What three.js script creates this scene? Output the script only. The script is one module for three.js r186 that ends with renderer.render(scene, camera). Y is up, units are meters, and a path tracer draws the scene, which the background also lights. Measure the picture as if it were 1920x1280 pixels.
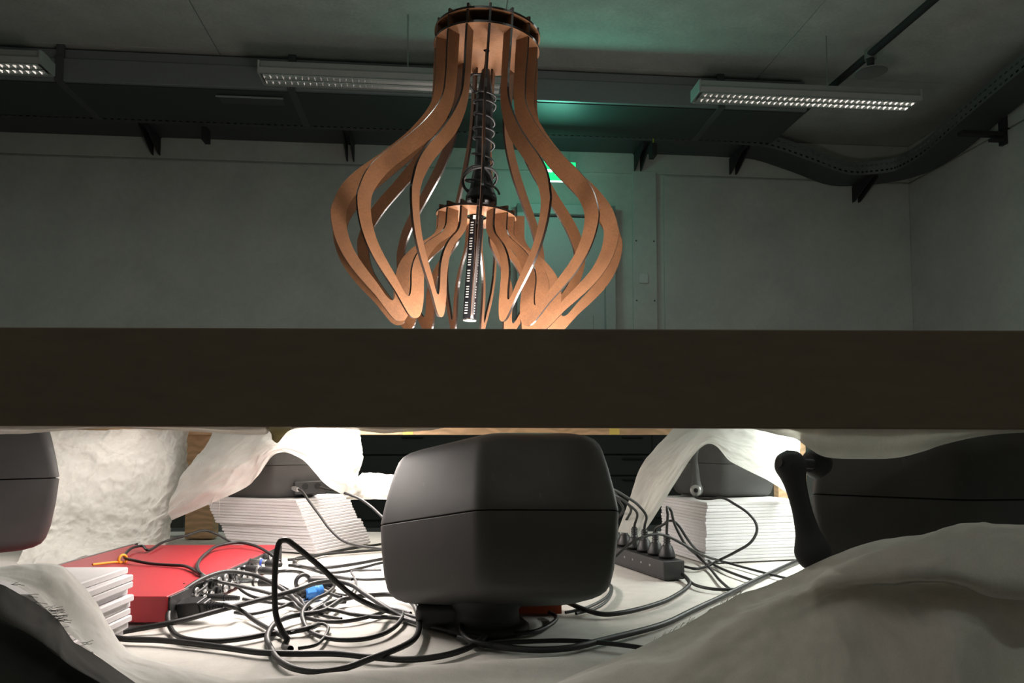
import * as THREE from 'three';
import { RoundedBoxGeometry } from 'three/addons/geometries/RoundedBoxGeometry.js';
import { mergeGeometries, mergeVertices, toCreasedNormals } from 'three/addons/utils/BufferGeometryUtils.js';
import { ImprovedNoise } from 'three/addons/math/ImprovedNoise.js';
import { RectAreaLightUniformsLib } from 'three/addons/lights/RectAreaLightUniformsLib.js';

// ------------------------------------------------------------------ camera, exposure
RectAreaLightUniformsLib.init();
const scene = new THREE.Scene();
scene.background = new THREE.Color(0, 0, 0);           // a closed room: nothing of an outside is seen
const EYE = 0.642, F = 1450, PITCH = Math.atan(0.06), PPY = 739;
const camera = new THREE.PerspectiveCamera(2 * Math.atan(640 / F) * 180 / Math.PI, 1.5, 0.05, 60);
camera.position.set(0, EYE, 0);
camera.rotation.x = PITCH;
camera.setViewOffset(1920, 1280, 0, 640 - PPY, 1920, 1280);
camera.updateProjectionMatrix();
const renderer = new THREE.WebGLRenderer();
renderer.toneMapping = THREE.LinearToneMapping;
renderer.toneMappingExposure = 1.0;
renderer.shadowMap.enabled = true;
const LED_DOWN = 49, LED_UP = 94, EXIT_GLOW = 36, ROOM_FILL = 13;   // lamp strengths, used in the lamps' builders; the last is added room fill
const LED_LEFT = new THREE.Color().setRGB(1.0, 0.90, 0.84), LED_RIGHT = new THREE.Color().setRGB(0.94, 1.0, 0.93);

// ------------------------------------------------------------------ helpers
const V = (x, y, z) => new THREE.Vector3(x, y, z);
const TABLE = 0.35;
const fwd = V(0, Math.sin(PITCH), -Math.cos(PITCH)), upv = V(0, Math.cos(PITCH), Math.sin(PITCH));
const dir = (px, py) => fwd.clone().add(V((px - 960) / F, 0, 0)).addScaledVector(upv, -(py - PPY) / F);
function at(px, py, Z) { const d = dir(px, py); return d.multiplyScalar(Z / -d.z).add(V(0, EYE, 0)); }        // survey: a point at distance Z
function onT(px, py, h) { const d = dir(px, py); return d.multiplyScalar((TABLE + h - EYE) / d.y).add(V(0, EYE, 0)); } // a point h above the table
function rng(seed) { let a = seed >>> 0; return () => { a = a + 0x6D2B79F5 | 0; let t = Math.imul(a ^ a >>> 15, 1 | a); t = t + Math.imul(t ^ t >>> 7, 61 | t) ^ t; return ((t ^ t >>> 14) >>> 0) / 4294967296; }; }
const perlin = new ImprovedNoise();
const fbm = (x, y, z, o = 4) => { let s = 0, a = 0.5; for (let i = 0; i < o; i++) { s += a * perlin.noise(x, y, z); x *= 2.03; y *= 2.03; z = z * 2.03 + 7.1; a *= 0.5; } return s; };
const used = {};
const numbered = n => { const k = used[n] = (used[n] ?? -1) + 1; return k ? `${n}_${String(k).padStart(3, '0')}` : n; };
function shade(o) { o.castShadow = true; o.receiveShadow = true; return o; }
function thing(name, label, category, p, group) {
  const o = new THREE.Group(); o.name = numbered(name); scene.add(o);
  if (p) o.position.copy(p.isVector3 ? p : V(...p));
  o.userData = { label, category }; if (group) o.userData.group = group;
  return o;
}
function boxUV(g) {                                   // uv in metres by the side a face points to
  const q = g.index ? g.toNonIndexed() : g; if (!q.attributes.normal) q.computeVertexNormals();
  const p = q.attributes.position, n = q.attributes.normal, uv = new Float32Array(p.count * 2);
  for (let i = 0; i < p.count; i += 3) {
    let ax = 0, ay = 0, az = 0;
    for (let k = 0; k < 3; k++) { ax += n.getX(i + k); ay += n.getY(i + k); az += n.getZ(i + k); }
    ax = Math.abs(ax); ay = Math.abs(ay); az = Math.abs(az);
    for (let k = 0; k < 3; k++) {
      const x = p.getX(i + k), y = p.getY(i + k), z = p.getZ(i + k), j = (i + k) * 2;
      if (ay >= ax && ay >= az) { uv[j] = x; uv[j + 1] = z; } else if (ax >= az) { uv[j] = z; uv[j + 1] = y; } else { uv[j] = x; uv[j + 1] = y; }
    }
  }
  q.setAttribute('uv', new THREE.BufferAttribute(uv, 2)); return q;
}
function part(name, g, m, parent, label) {
  const o = shade(new THREE.Mesh(g, m)); o.name = name; parent.add(o); if (label) o.userData.label = label; return o;
}
function solo(name, g, m, label, category, group) {   // a thing of one mesh; its origin goes to its base
  g.computeBoundingBox(); const b = g.boundingBox, c = V((b.min.x + b.max.x) / 2, b.min.y, (b.min.z + b.max.z) / 2);
  g.translate(-c.x, -c.y, -c.z);
  const o = shade(new THREE.Mesh(g, m)); o.name = numbered(name); o.position.copy(c); scene.add(o);
  o.userData = { label, category }; if (group) o.userData.group = group;
  return o;
}
const bx = (w, h, d, x = 0, y = 0, z = 0, r = 0.002) => { const g = r > 0 ? new RoundedBoxGeometry(w, h, d, 2, Math.min(r, w / 2.01, h / 2.01, d / 2.01)) : new THREE.BoxGeometry(w, h, d); g.translate(x, y, z); return boxUV(g); };
const merge = a => mergeGeometries(a.map(g => { const q = g.index ? g.toNonIndexed() : g; for (const k of Object.keys(q.attributes)) if (!['position', 'normal', 'uv'].includes(k)) q.deleteAttribute(k); return q; }));
const cyl = (r0, r1, h, x = 0, y = 0, z = 0, n = 20) => { const g = new THREE.CylinderGeometry(r1, r0, h, n); g.translate(x, y, z); return g; };
const lathe = (pts, n = 28) => new THREE.LatheGeometry(pts.map(p => new THREE.Vector2(p[0], p[1])), n);
function tubeOf(points, r, seg = 8, rad = 10, closed = false) {
  const c = new THREE.CatmullRomCurve3(points, closed, 'centripetal');
  return new THREE.TubeGeometry(c, Math.max(8, points.length * seg), r, rad, closed);
}
function alongGeo(g, a, b) {                          // place a geometry built along +y so that it runs from a to b
  const d = b.clone().sub(a).normalize(), q = new THREE.Quaternion().setFromUnitVectors(V(0, 1, 0), d);
  g.applyQuaternion(q); g.translate(a.x, a.y, a.z); return g;
}

// ------------------------------------------------------------------ textures and materials
function tex(n, fn, size, srgb) {                     // fn(u, v) -> [r, g, b] 0..1, wraps
  const d = new Uint8Array(n * n * 4);
  for (let j = 0; j < n; j++) for (let i = 0; i < n; i++) { const c = fn(i / n, j / n), k = (j * n + i) * 4; for (let q = 0; q < 3; q++) d[k + q] = Math.max(0, Math.min(255, c[q] * 255)); d[k + 3] = 255; }
  const t = new THREE.DataTexture(d, n, n); t.wrapS = t.wrapT = THREE.RepeatWrapping; t.magFilter = THREE.LinearFilter; t.minFilter = THREE.LinearMipmapLinearFilter; t.generateMipmaps = true;
  t.repeat.set(1 / size, 1 / size); if (srgb) t.colorSpace = THREE.SRGBColorSpace; t.needsUpdate = true; return t;
}
const wrap = (u, v, f, z) => {                        // tileable noise
  const a = fbm(u * f, v * f, z), b = fbm((u - 1) * f, v * f, z), c = fbm(u * f, (v - 1) * f, z), d = fbm((u - 1) * f, (v - 1) * f, z);
  return (a * (1 - u) + b * u) * (1 - v) + (c * (1 - u) + d * u) * v;
};
const g3 = x => [x, x, x];
const R0 = rng(11);
const speck = tex(256, (u, v) => { const n = 0.86 + wrap(u, v, 6, 1) * 0.18 + wrap(u, v, 40, 2) * 0.2 + (R0() - 0.5) * 0.14; return [n, n * 0.99, n * 0.97]; }, 0.16, true);
const grainT = tex(512, (u, v) => { const s = Math.sin((v * 26 + wrap(u, v, 2, 5) * 9) * 6.283) * 0.5 + 0.5, f = wrap(u * 0.2, v, 60, 3); const n = 0.86 + s * 0.10 + f * 0.12; return [n, n * 0.965, n * 0.92]; }, 0.5, true);
const plankT = tex(512, (u, v) => { const n = 0.9 + wrap(u * 0.3, v, 40, 31) * 0.12 + wrap(u * 0.5, v, 8, 32) * 0.10; return [n, n * 0.98, n * 0.95]; }, 0.6, true);
const weaveB = tex(256, (u, v) => g3(0.5 + 0.22 * Math.sin(u * 6.283 * 64) * Math.cos(v * 6.283 * 64) + wrap(u, v, 12, 4) * 0.5), 0.09);
const clothC = tex(256, (u, v) => { const n = 0.94 + wrap(u, v, 8, 8) * 0.09 + (R0() - 0.5) * 0.05; return [n, n, n * 0.985]; }, 0.2, true);
const tissueC = tex(512, (u, v) => { const r = Math.abs(wrap(u, v, 7, 21)), q = Math.abs(wrap(u, v, 14, 22)); const n = 0.94 - Math.max(0, 0.05 - r) * 0.9 + Math.max(0, 0.035 - q) * 1.0; return [n, n, n * 0.985]; }, 0.5, true);
const plasticB = tex(256, () => g3(R0()), 0.05);
const scuff = tex(512, (u, v) => { const r = wrap(u, v * 0.4, 30, 9); const n = 0.92 + wrap(u, v, 5, 10) * 0.18 + (r > 0.26 ? (r - 0.26) * 4 : 0); return g3(n); }, 0.4, true);
const wallC = tex(256, (u, v) => g3(0.93 + wrap(u, v, 4, 12) * 0.10 + wrap(u, v, 24, 13) * 0.05 + (R0() - 0.5) * 0.03), 1.3, true);
const ceilC = tex(512, (u, v) => { const n = 0.9 + wrap(u, v, 5, 14) * 0.14 + wrap(u, v, 40, 15) * 0.10 + (R0() - 0.5) * 0.07; return g3(n); }, 0.9, true);
const fine = tex(256, (u, v) => g3(0.94 + (R0() - 0.5) * 0.06 + wrap(u, v, 10, 16) * 0.05), 0.2, true);

const std = (r, g, b, rough = 0.8, o = {}) => { const m = new THREE.MeshPhysicalMaterial({ roughness: rough, ...o }); m.color.setRGB(r, g, b); m.side = THREE.DoubleSide; return m; };
const M = {
  mdf: std(0.225, 0.100, 0.040, 0.62, { map: speck }),
  mdfEdge: std(0.014, 0.009, 0.007, 0.2),
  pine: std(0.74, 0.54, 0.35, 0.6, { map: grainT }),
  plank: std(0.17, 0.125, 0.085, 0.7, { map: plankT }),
  plastic: std(0.076, 0.075, 0.074, 0.52, { map: scuff, bumpMap: plasticB, bumpScale: 0.00012 }),
  plasticDark: std(0.02, 0.02, 0.021, 0.5, { bumpMap: plasticB, bumpScale: 0.0001 }),
  micBlack: std(0.006, 0.006, 0.007, 0.9, { specularIntensity: 0.25 }),
  slot: std(0.32, 0.32, 0.30, 0.7),
  groove: std(0.008, 0.008, 0.008, 0.8),
  cord: std(0.013, 0.013, 0.013, 0.5),
  cordGrey: std(0.07, 0.07, 0.072, 0.45),
  plug: std(0.016, 0.016, 0.017, 0.45),
  strip: std(0.035, 0.035, 0.036, 0.5, { map: fine }),
  red: std(0.43, 0.022, 0.032, 0.5, { map: fine }),
  silver: std(0.72, 0.72, 0.72, 0.25, { metalness: 1 }),
  steel: std(0.42, 0.42, 0.42, 0.4, { metalness: 0.9 }),
  white: std(0.8, 0.8, 0.78, 0.5, { map: fine }),
  blue: std(0.06, 0.26, 0.75, 0.4),
  navy: std(0.05, 0.10, 0.45, 0.4),
  orange: std(0.50, 0.075, 0.014, 0.6, { map: fine }),
  tie: std(0.9, 0.36, 0.03, 0.45),
  paper: [0, 1, 2].map(k => std(0.82 - k * 0.03, 0.80 - k * 0.03, 0.82 - k * 0.035, 0.75, { map: fine })),
  cloth: std(0.82, 0.81, 0.78, 0.95, { map: clothC, bumpMap: weaveB, bumpScale: 0.0003, transmission: 0.35, thickness: 0 }),
  drape: std(0.74, 0.69, 0.645, 0.95, { map: clothC, bumpMap: weaveB, bumpScale: 0.0003, transmission: 0.38, thickness: 0 }),
  hem: std(0.82, 0.79, 0.74, 0.95, { map: clothC, bumpMap: weaveB, bumpScale: 0.0003, transmission: 0.6, thickness: 0 }),
  drapePale: std(0.76, 0.75, 0.72, 0.95, { map: clothC, bumpMap: weaveB, bumpScale: 0.0003, transmission: 0.45, thickness: 0 }),
  drapeShaded: std(0.045, 0.043, 0.038, 0.95, { map: clothC, bumpMap: weaveB, bumpScale: 0.0003 }),  // cloth colour darkened to carry the shade of the side facing the viewer
  tableCloth: std(0.74, 0.715, 0.69, 0.9, { map: clothC, bumpMap: weaveB, bumpScale: 0.0003 }),
  tissue: std(0.86, 0.85, 0.82, 0.85, { map: tissueC, transmission: 0.25, thickness: 0 }),
  wall: std(0.70, 0.71, 0.66, 0.85, { map: wallC }),
  panel: std(0.72, 0.73, 0.69, 0.7, { map: wallC }),
  doorM: std(0.56, 0.59, 0.58, 0.6, { map: fine }),
  ceil: std(0.70, 0.71, 0.67, 0.95, { map: ceilC }),
  floor: std(0.28, 0.28, 0.27, 0.6, { map: wallC }),
  duct: std(0.30, 0.32, 0.33, 0.45, { map: fine, metalness: 0.3 }),
  ductDark: std(0.10, 0.105, 0.11, 0.6, { map: fine }),
  tray: std(0.24, 0.25, 0.26, 0.45, { metalness: 0.6 }),
  trayFloor: std(0.09, 0.095, 0.1, 0.5, { metalness: 0.4 }),
  iron: std(0.028, 0.028, 0.03, 0.75),
  lum: std(0.42, 0.44, 0.43, 0.5, { map: fine }),
  louver: std(0.92, 0.93, 0.92, 0.2, { metalness: 1 }),
  cabinet: std(0.045, 0.055, 0.052, 0.5, { map: fine }),
  yellow: std(0.62, 0.60, 0.05, 0.5),
  tape: std(0.85, 0.66, 0.16, 0.6),
  olive: std(0.36, 0.30, 0.15, 0.8, { map: clothC, transmission: 0.35, thickness: 0 }),
};

// ------------------------------------------------------------------ the room: axes along the far wall (x right, z towards the viewer), origin in the far right corner
const PHI = 0.0925, CORNER = V(3.46, 0, -6.6), ex = V(Math.cos(PHI), 0, -Math.sin(PHI)), ez = V(Math.sin(PHI), 0, Math.cos(PHI));
const roomToWorld = (x, y, z) => CORNER.clone().addScaledVector(ex, x).addScaledVector(ez, z).add(V(0, y, 0));
function rz(px, py, z) {                              // survey: room x, y of a point that lies z in front of the far wall
  const d = dir(px, py), o = V(0, EYE, 0).sub(CORNER), t = (z - o.dot(ez)) / d.dot(ez), p = o.addScaledVector(d, t);
  return [p.dot(ex), p.y, z];
}
function ry(px, py, y) { const d = dir(px, py), o = V(0, EYE, 0).sub(CORNER), t = (y - EYE) / d.y, p = o.addScaledVector(d, t); return [p.dot(ex), y, p.dot(ez)]; }
function rx(px, py, x) { const d = dir(px, py), o = V(0, EYE, 0).sub(CORNER), t = (x - o.dot(ex)) / d.dot(ex), p = o.addScaledVector(d, t); return [x, p.y, p.dot(ez)]; }
const CEIL = EYE + 2.55, RL = -9.2, RF = 9.4;         // ceiling height, room length to the left, room depth
function roomMesh(name, g, m, kind = 'structure') {
  const o = shade(new THREE.Mesh(g, m)); o.name = name; o.position.copy(CORNER); o.rotation.y = PHI; scene.add(o); o.userData = { kind }; return o;
}
function roomThing(name, label, category, x, y, z, group) { const o = thing(name, label, category, roomToWorld(x, y, z), group); o.rotation.y = PHI; return o; }

roomMesh('floor', bx(-RL + 0.6, 0.2, RF + 0.6, RL / 2, -0.1, RF / 2, 0), M.floor);
const ceiling = roomMesh('ceiling', bx(-RL + 0.6, 0.2, RF + 0.6, RL / 2, CEIL + 0.114, RF / 2, 0), M.ceil);
{ // ceiling boards with open joints
  const w = 1.84, d = 1.175, shared = bx(w - 0.006, 0.014, d - 0.006, 0, 0, 0, 0.002);
  for (let i = 0; i < 5; i++) for (let j = 0; j < 8; j++) { const b = part('ceiling_board', shared, M.ceil, ceiling); b.position.set(RL + w * (i + 0.5), CEIL + 0.007, d * (j + 0.5)); }
}
const wallBack = roomMesh('wall_back', bx(-RL + 0.4, CEIL + 0.1, 0.2, RL / 2, CEIL / 2, -0.1, 0), M.wall);
const wallRight = roomMesh('wall_right', bx(0.2, CEIL + 0.1, RF, 0.1, CEIL / 2, RF / 2, 0), M.wall);
roomMesh('wall_left', bx(0.2, CEIL + 0.1, RF, RL - 0.1, CEIL / 2, RF / 2, 0), M.wall);
roomMesh('wall_front', bx(-RL + 0.4, CEIL + 0.1, 0.2, RL / 2, CEIL / 2, RF + 0.1, 0), M.wall);
{ // large lining boards on the far wall and the right wall, with a shadow gap above
  const top = rz(860, 318, 0.02)[1];
  const xr = rz(1245, 400, 0.02)[0], xl = rz(958, 400, 0.02)[0];
  part('wall_board', bx(-xr - 0.029, top - 0.1, 0.028, xr / 2 - 0.0145, top / 2 + 0.05, 0.014, 0.004), M.panel, wallBack);
  part('wall_board', bx(xl - RL - 0.1, top - 0.1, 0.028, (xl + RL + 0.1) / 2, top / 2 + 0.05, 0.014, 0.004), M.panel, wallBack);
  part('wall_board', bx(0.028, top - 0.1, RF - 0.002, -0.014, top / 2 + 0.05, RF / 2, 0.004), M.panel, wallRight);
  const up = top + 0.016, uh = CEIL - up - 0.005;        // upper lining, a shadow gap above the boards
  part('upper_lining', bx(-RL - 0.03, uh, 0.024, RL / 2 - 0.0125, up + uh / 2, 0.012, 0.003), M.wall, wallBack);
  part('upper_lining', bx(0.024, uh, RF - 0.002, -0.012, up + uh / 2, RF / 2, 0.003), M.wall, wallRight);
  // narrow cover strip beside the door with its fixing screws
  const a = rz(1186, 400, 0.02)[0], b = rz(1230, 400, 0.02)[0];
  const cover = part('cover_strip', bx(b - a, CEIL - 0.3, 0.034, (a + b) / 2, (CEIL - 0.3) / 2, 0.017, 0.004), M.panel, wallBack);
  for (const y of [0.8, 1.3, 1.8, 2.3]) for (const x of [a + 0.025, b - 0.025]) part('screw', cyl(0.006, 0.006, 0.004).rotateX(Math.PI / 2).translate(x, y, 0.036), M.iron, cover);
  part('junction_box', bx(0.05, 0.06, 0.02, rz(466, 272, 0.02)[0], rz(466, 272, 0.02)[1], 0.01, 0.004), M.duct, wallBack);
  part('light_switch', bx(0.075, 0.08, 0.012, rz(1207, 522, 0.04)[0], rz(1207, 522, 0.04)[1], 0.04, 0.006), M.white, wallBack);
}
{ // door with its frame
  const xl = rz(968, 400, 0.03)[0], xr = rz(1150, 400, 0.03)[0], top = rz(1060, 388, 0.03)[1];
  const d = roomMesh('door_1', bx(xr - xl - 0.16, top - 0.09, 0.05, (xl + xr) / 2, (top - 0.09) / 2, 0.02, 0.004), M.doorM);
  part('door_frame', merge([bx(0.08, top, 0.1, xl + 0.04, top / 2, 0.05, 0.004), bx(0.08, top, 0.1, xr - 0.04, top / 2, 0.05, 0.004), bx(xr - xl, 0.08, 0.1, (xl + xr) / 2, top - 0.04, 0.05, 0.004)]), M.doorM, d);
  part('door_handle', merge([bx(0.12, 0.02, 0.02, xr - 0.2, 1.05, 0.1, 0.006), bx(0.02, 0.02, 0.06, xr - 0.15, 1.05, 0.07, 0.006)]), M.steel, d);
  part('door_panel', bx(xr - xl - 0.36, 0.7, 0.02, (xl + xr) / 2, top - 1.25, 0.05, 0.004), M.doorM, d);
}
{ // low dark cabinets at the far wall, seen under the frame
  for (const [a, b, n, lab] of [[640, 905, 3, 'dark low cabinet with stepped drawers against the far wall, left of the door'], [1090, 1275, 2, 'dark low cabinet against the far wall beside the cover strip']]) {
    const xl = rz(a, 860, 0.4)[0], xr = rz(b, 860, 0.4)[0], w = xr - xl, h = rz(750, 806, 0.4)[1];
    const c = roomThing('cabinet', lab, 'cabinet', (xl + xr) / 2, 0, 0.24);
    part('carcass', bx(w, h, 0.36, 0, h / 2, 0, 0.004), M.cabinet, c);
    for (let k = 0; k < 4; k++) { const y0 = 0.06 + k * (h - 0.08) / 4, hh = (h - 0.08) / 4 - 0.012; const dr = part('drawer', bx(w - 0.03, hh, 0.02 + 0.012 * (k % 2), 0, y0 + hh / 2, 0.19, 0.004), M.cabinet, c); part('handle', bx(0.16, 0.012, 0.02, 0, y0 + hh - 0.02, 0.215, 0.004), M.iron, dr); }
    if (n === 2) part('vertical_rail', bx(0.012, h - 0.06, 0.012, w * 0.2, h / 2, 0.205, 0.002), M.iron, c);
  }
}
{ // flat air duct hung under the ceiling along the far wall
  const zf = 1.17, xe = ry(1520, 137, CEIL)[0], yb = rz(640, 172, zf)[1], yt = yb + 0.15;
  const L = xe - RL - 0.1, cx = (xe + RL + 0.1) / 2;
  const t = roomThing('air_duct', 'long flat grey air duct hung under the ceiling along the far wall', 'duct', cx, yb, 0.88);
  part('duct_body', bx(L, 0.15, 0.58, 0, 0.075, 0, 0.006), M.duct, t); part('underside_shade', bx(L, 0.006, 0.54, 0, -0.003, -0.01, 0.002), M.cabinet, t);  // dark sheet added in place of the shade below the duct
  part('top_channel', bx(L, CEIL - yt - 0.025, 0.5, 0, 0.15 + (CEIL - yt - 0.025) / 2, 0.02, 0.004), M.duct, t);
  for (let k = 0; k < 6; k++) { const x = L / 2 - 0.62 - k * 1.46; part('flange', bx(0.05, 0.17, 0.6, x, 0.075, 0.003, 0.004), M.ductDark, t); part('hanger', bx(0.05, CEIL - yb - 0.002, 0.02, x, (CEIL - yb) / 2, 0.28, 0.003), M.ductDark, t); }
  for (const px of [472, 1420]) { const p = ry(px, 187, yb - 0.004); const v = part('air_vent', bx(0.42, 0.012, 0.12, p[0] - cx, -0.006, Math.max(-0.2, p[2] - 0.88), 0.003), M.ductDark, t); part('vent_edge', bx(0.44, 0.01, 0.012, p[0] - cx, -0.014, Math.max(-0.2, p[2] - 0.88) + 0.06, 0.002), M.lum, v); }
  // second, thinner conduit close to the wall
  const c2 = roomThing('conduit', 'thin grey conduit running below the air duct near the far wall', 'conduit', cx, yb - 0.06, 0.43);
  part('pipe', cyl(0.04, 0.04, L - 1.0, 0.5, 0, 0, 14).rotateZ(Math.PI / 2), M.ductDark, c2);
  for (let k = 0; k < 5; k++) part('clip', bx(0.04, 0.1, 0.1, L / 2 - 0.9 - k * 1.7, 0.02, 0, 0.004), M.iron, c2);
}
{ // cable tray: along the far wall, dipping, then round the corner and along the right wall
  const holes = tex(64, (u, v) => { const a = Math.abs(u - 0.5) < 0.24 && Math.abs(v - 0.5) < 0.14; return g3(a ? 0 : 1); }, 0.05);
  const trayM = M.tray.clone(); trayM.alphaMap = holes; trayM.alphaTest = 0.5;
  const yl = rz(640, 243, 0.33)[1], yd = rz(1600, 326, 0.33)[1];
  const xa = rz(1440, 300, 0.33)[0], xb = rz(1590, 330, 0.33)[0];
  const path = [V(RL + 0.2, yl, 0.18), V(-4, yl, 0.18), V(xa - 0.25, yl, 0.18), V(xa, yl - 0.012, 0.18), V((xa + xb) / 2, (yl + yd) / 2, 0.18), V(xb, yd, 0.18), V(-0.52, yd, 0.20), V(-0.28, yd + 0.005, 0.34), V(-0.2, yd + 0.03, 0.66), V(-0.2, yd + 0.12, 1.2), V(-0.2, yd + 0.2, 1.8), V(-0.2, yd + 0.22, 2.6), V(-0.2, yd + 0.22, 6.5)];
  const curve = new THREE.CatmullRomCurve3(path, false, 'centripetal');
  function sweep(o0, o1) {                             // ribbon between two offsets [side, up] from the path
    const n = 420, pos = [], uv = [], idx = []; let s = 0, prev = null;
    for (let i = 0; i <= n; i++) {
      const p = curve.getPointAt(i / n), tg = curve.getTangentAt(i / n), side = V(-tg.z, 0, tg.x).normalize();
      if (prev) s += p.distanceTo(prev); prev = p;
      for (const [a, b] of [o0, o1]) pos.push(p.x + side.x * a, p.y + b, p.z + side.z * a);
      const w = Math.hypot(o1[0] - o0[0], o1[1] - o0[1]); uv.push(s, 0, s, w);
      if (i < n) { const k = i * 2; idx.push(k, k + 1, k + 2, k + 1, k + 3, k + 2); }
    }
    const g = new THREE.BufferGeometry(); g.setAttribute('position', new THREE.Float32BufferAttribute(pos, 3)); g.setAttribute('uv', new THREE.Float32BufferAttribute(uv, 2)); g.setIndex(idx); g.computeVertexNormals(); return g;
  }
  const t = thing('cable_tray', 'perforated dark metal cable tray bending round the room corner', 'cable tray', CORNER); t.rotation.y = PHI;
  part('tray_floor', sweep([-0.14, 0], [0.14, 0]), M.trayFloor, t);
  part('side_rail', sweep([0.14, 0], [0.14, 0.11]), trayM, t); part('side_rail', sweep([-0.14, 0], [-0.14, 0.11]), trayM, t);
  part('side_lip', sweep([0.14, 0.11], [0.12, 0.112]), M.tray, t); part('side_lip', sweep([-0.14, 0.11], [-0.12, 0.112]), M.tray, t);
  const R = rng(5);
  for (let k = 0; k < 6; k++) {
    const pts = []; for (let i = 0; i <= 60; i++) { const p = curve.getPointAt(i / 60), tg = curve.getTangentAt(i / 60), sd = V(-tg.z, 0, tg.x).normalize(); pts.push(p.addScaledVector(sd, -0.1 + k * 0.04 + (R() - 0.5) * 0.02).add(V(0, 0.03 + R() * 0.05, 0))); }
    part('data_cable', tubeOf(pts, 0.012, 3, 6), M.iron, t);
  }
  // wall brackets that carry the tray
  const spots = [[278, 0], [653, 0], [1205, 0], [1388, 0], [1622, 1]];
  const words = ['leftmost', 'second from left', 'nearest the door', 'second from right', 'nearest the room corner'];
  spots.forEach(([px, low], i) => {
    const x = rz(px, 270, 0.2)[0], y = low ? yd : yl - (i === 3 ? 0.004 : 0);
    const b = roomThing('wall_bracket', `dark steel wall bracket under the cable tray, ${words[i]}`, 'bracket', x, y - 0.14, 0, 'brackets under the cable tray');
    const s = new THREE.Shape(); s.moveTo(0, 0); s.lineTo(0.06, 0); s.lineTo(0.33, 0.115); s.lineTo(0.33, 0.138); s.lineTo(0, 0.138); s.closePath();
    for (const sx of [-0.03, 0.022]) part('bracket_side', boxUV(new THREE.ExtrudeGeometry(s, { depth: 0.008, bevelEnabled: false }).rotateY(-Math.PI / 2).translate(sx + 0.008, 0, 0)), M.iron, b);
    part('back_plate', bx(0.07, 0.14, 0.01, 0, 0.07, 0.005, 0.002), M.iron, b);
    if (!low && i !== 3) part('hanger_post', bx(0.075, CEIL - y - 0.002, 0.05, 0, 0.14 + (CEIL - y) / 2, 0.03, 0.003), M.iron, b);
  });
  const pp = rx(1842, 262, -0.2), pt = rx(1836, 118, -0.2);
  const pz = pp[2]; const b = roomThing('tray_post', 'dark hanging post holding the cable tray on the right wall', 'post', -0.2, yd - 0.06, pz);
  part('post', bx(0.05, CEIL - yd + 0.055, 0.06, 0.17, (CEIL - yd + 0.055) / 2, 0, 0.004), M.iron, b); part('cantilever', bx(0.34, 0.03, 0.06, 0.0, 0.075, 0, 0.004), M.iron, b); part('brace', bx(0.12, 0.02, 0.05, 0.12, 0.035, 0, 0.004).rotateZ(0), M.iron, b);
  // yellow tag on the tray
  const tx = rz(1222, 262, 0.34);
  const tag = roomThing('cable_tag', 'yellow looped tag hanging on the cable tray above the cover strip', 'tag', tx[0], tx[1] - 0.1, 0.345);
  part('strap', tubeOf([V(-0.03, 0.16, -0.02), V(-0.008, 0.15, 0.005), V(0.008, 0.1, 0.012), V(0.006, 0.05, 0.01)], 0.006, 8, 6), M.yellow, tag);
  const oval = new THREE.Shape(); oval.absellipse(0, 0, 0.022, 0.045, 0, Math.PI * 2); part('tag_plate', boxUV(new THREE.ExtrudeGeometry(oval, { depth: 0.004, bevelEnabled: true, bevelSize: 0.002, bevelThickness: 0.001, bevelSegments: 1, curveSegments: 14 }).translate(0.008, 0.02, 0.01)), M.yellow, tag);
}
{ // sprinkler pipe and its head
  const y = CEIL - 0.13, a = ry(1775, -22, y), b = ry(1440, 264, y);
  const t = roomThing('sprinkler_pipe', 'black sprinkler pipe under the ceiling running towards the far wall', 'pipe', b[0], y, 0.4);
  part('pipe', tubeOf([V(a[0] - b[0] + 0.02, 0, a[2] - 0.4 + 2.5), V(a[0] - b[0], 0, a[2] - 0.4), V(0, 0, b[2] - 0.4)], 0.024, 8, 12), M.iron, t);
  const hp = ry(1632, 103, y), h = roomThing('sprinkler', 'sprinkler head with a grey disc below the black pipe', 'sprinkler', hp[0], y - 0.12, hp[2]);
  part('clamp', cyl(0.036, 0.036, 0.06, 0, 0.12, 0, 16).rotateX(0), M.steel, h);
  part('neck', cyl(0.018, 0.024, 0.08, 0, 0.06, 0, 14), M.iron, h);
  part('disc', lathe([[0, 0.02], [0.03, 0.02], [0.095, 0.012], [0.098, 0.008], [0.09, 0.004], [0.02, 0.008], [0, 0.002]], 32), M.steel, h);
}
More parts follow.
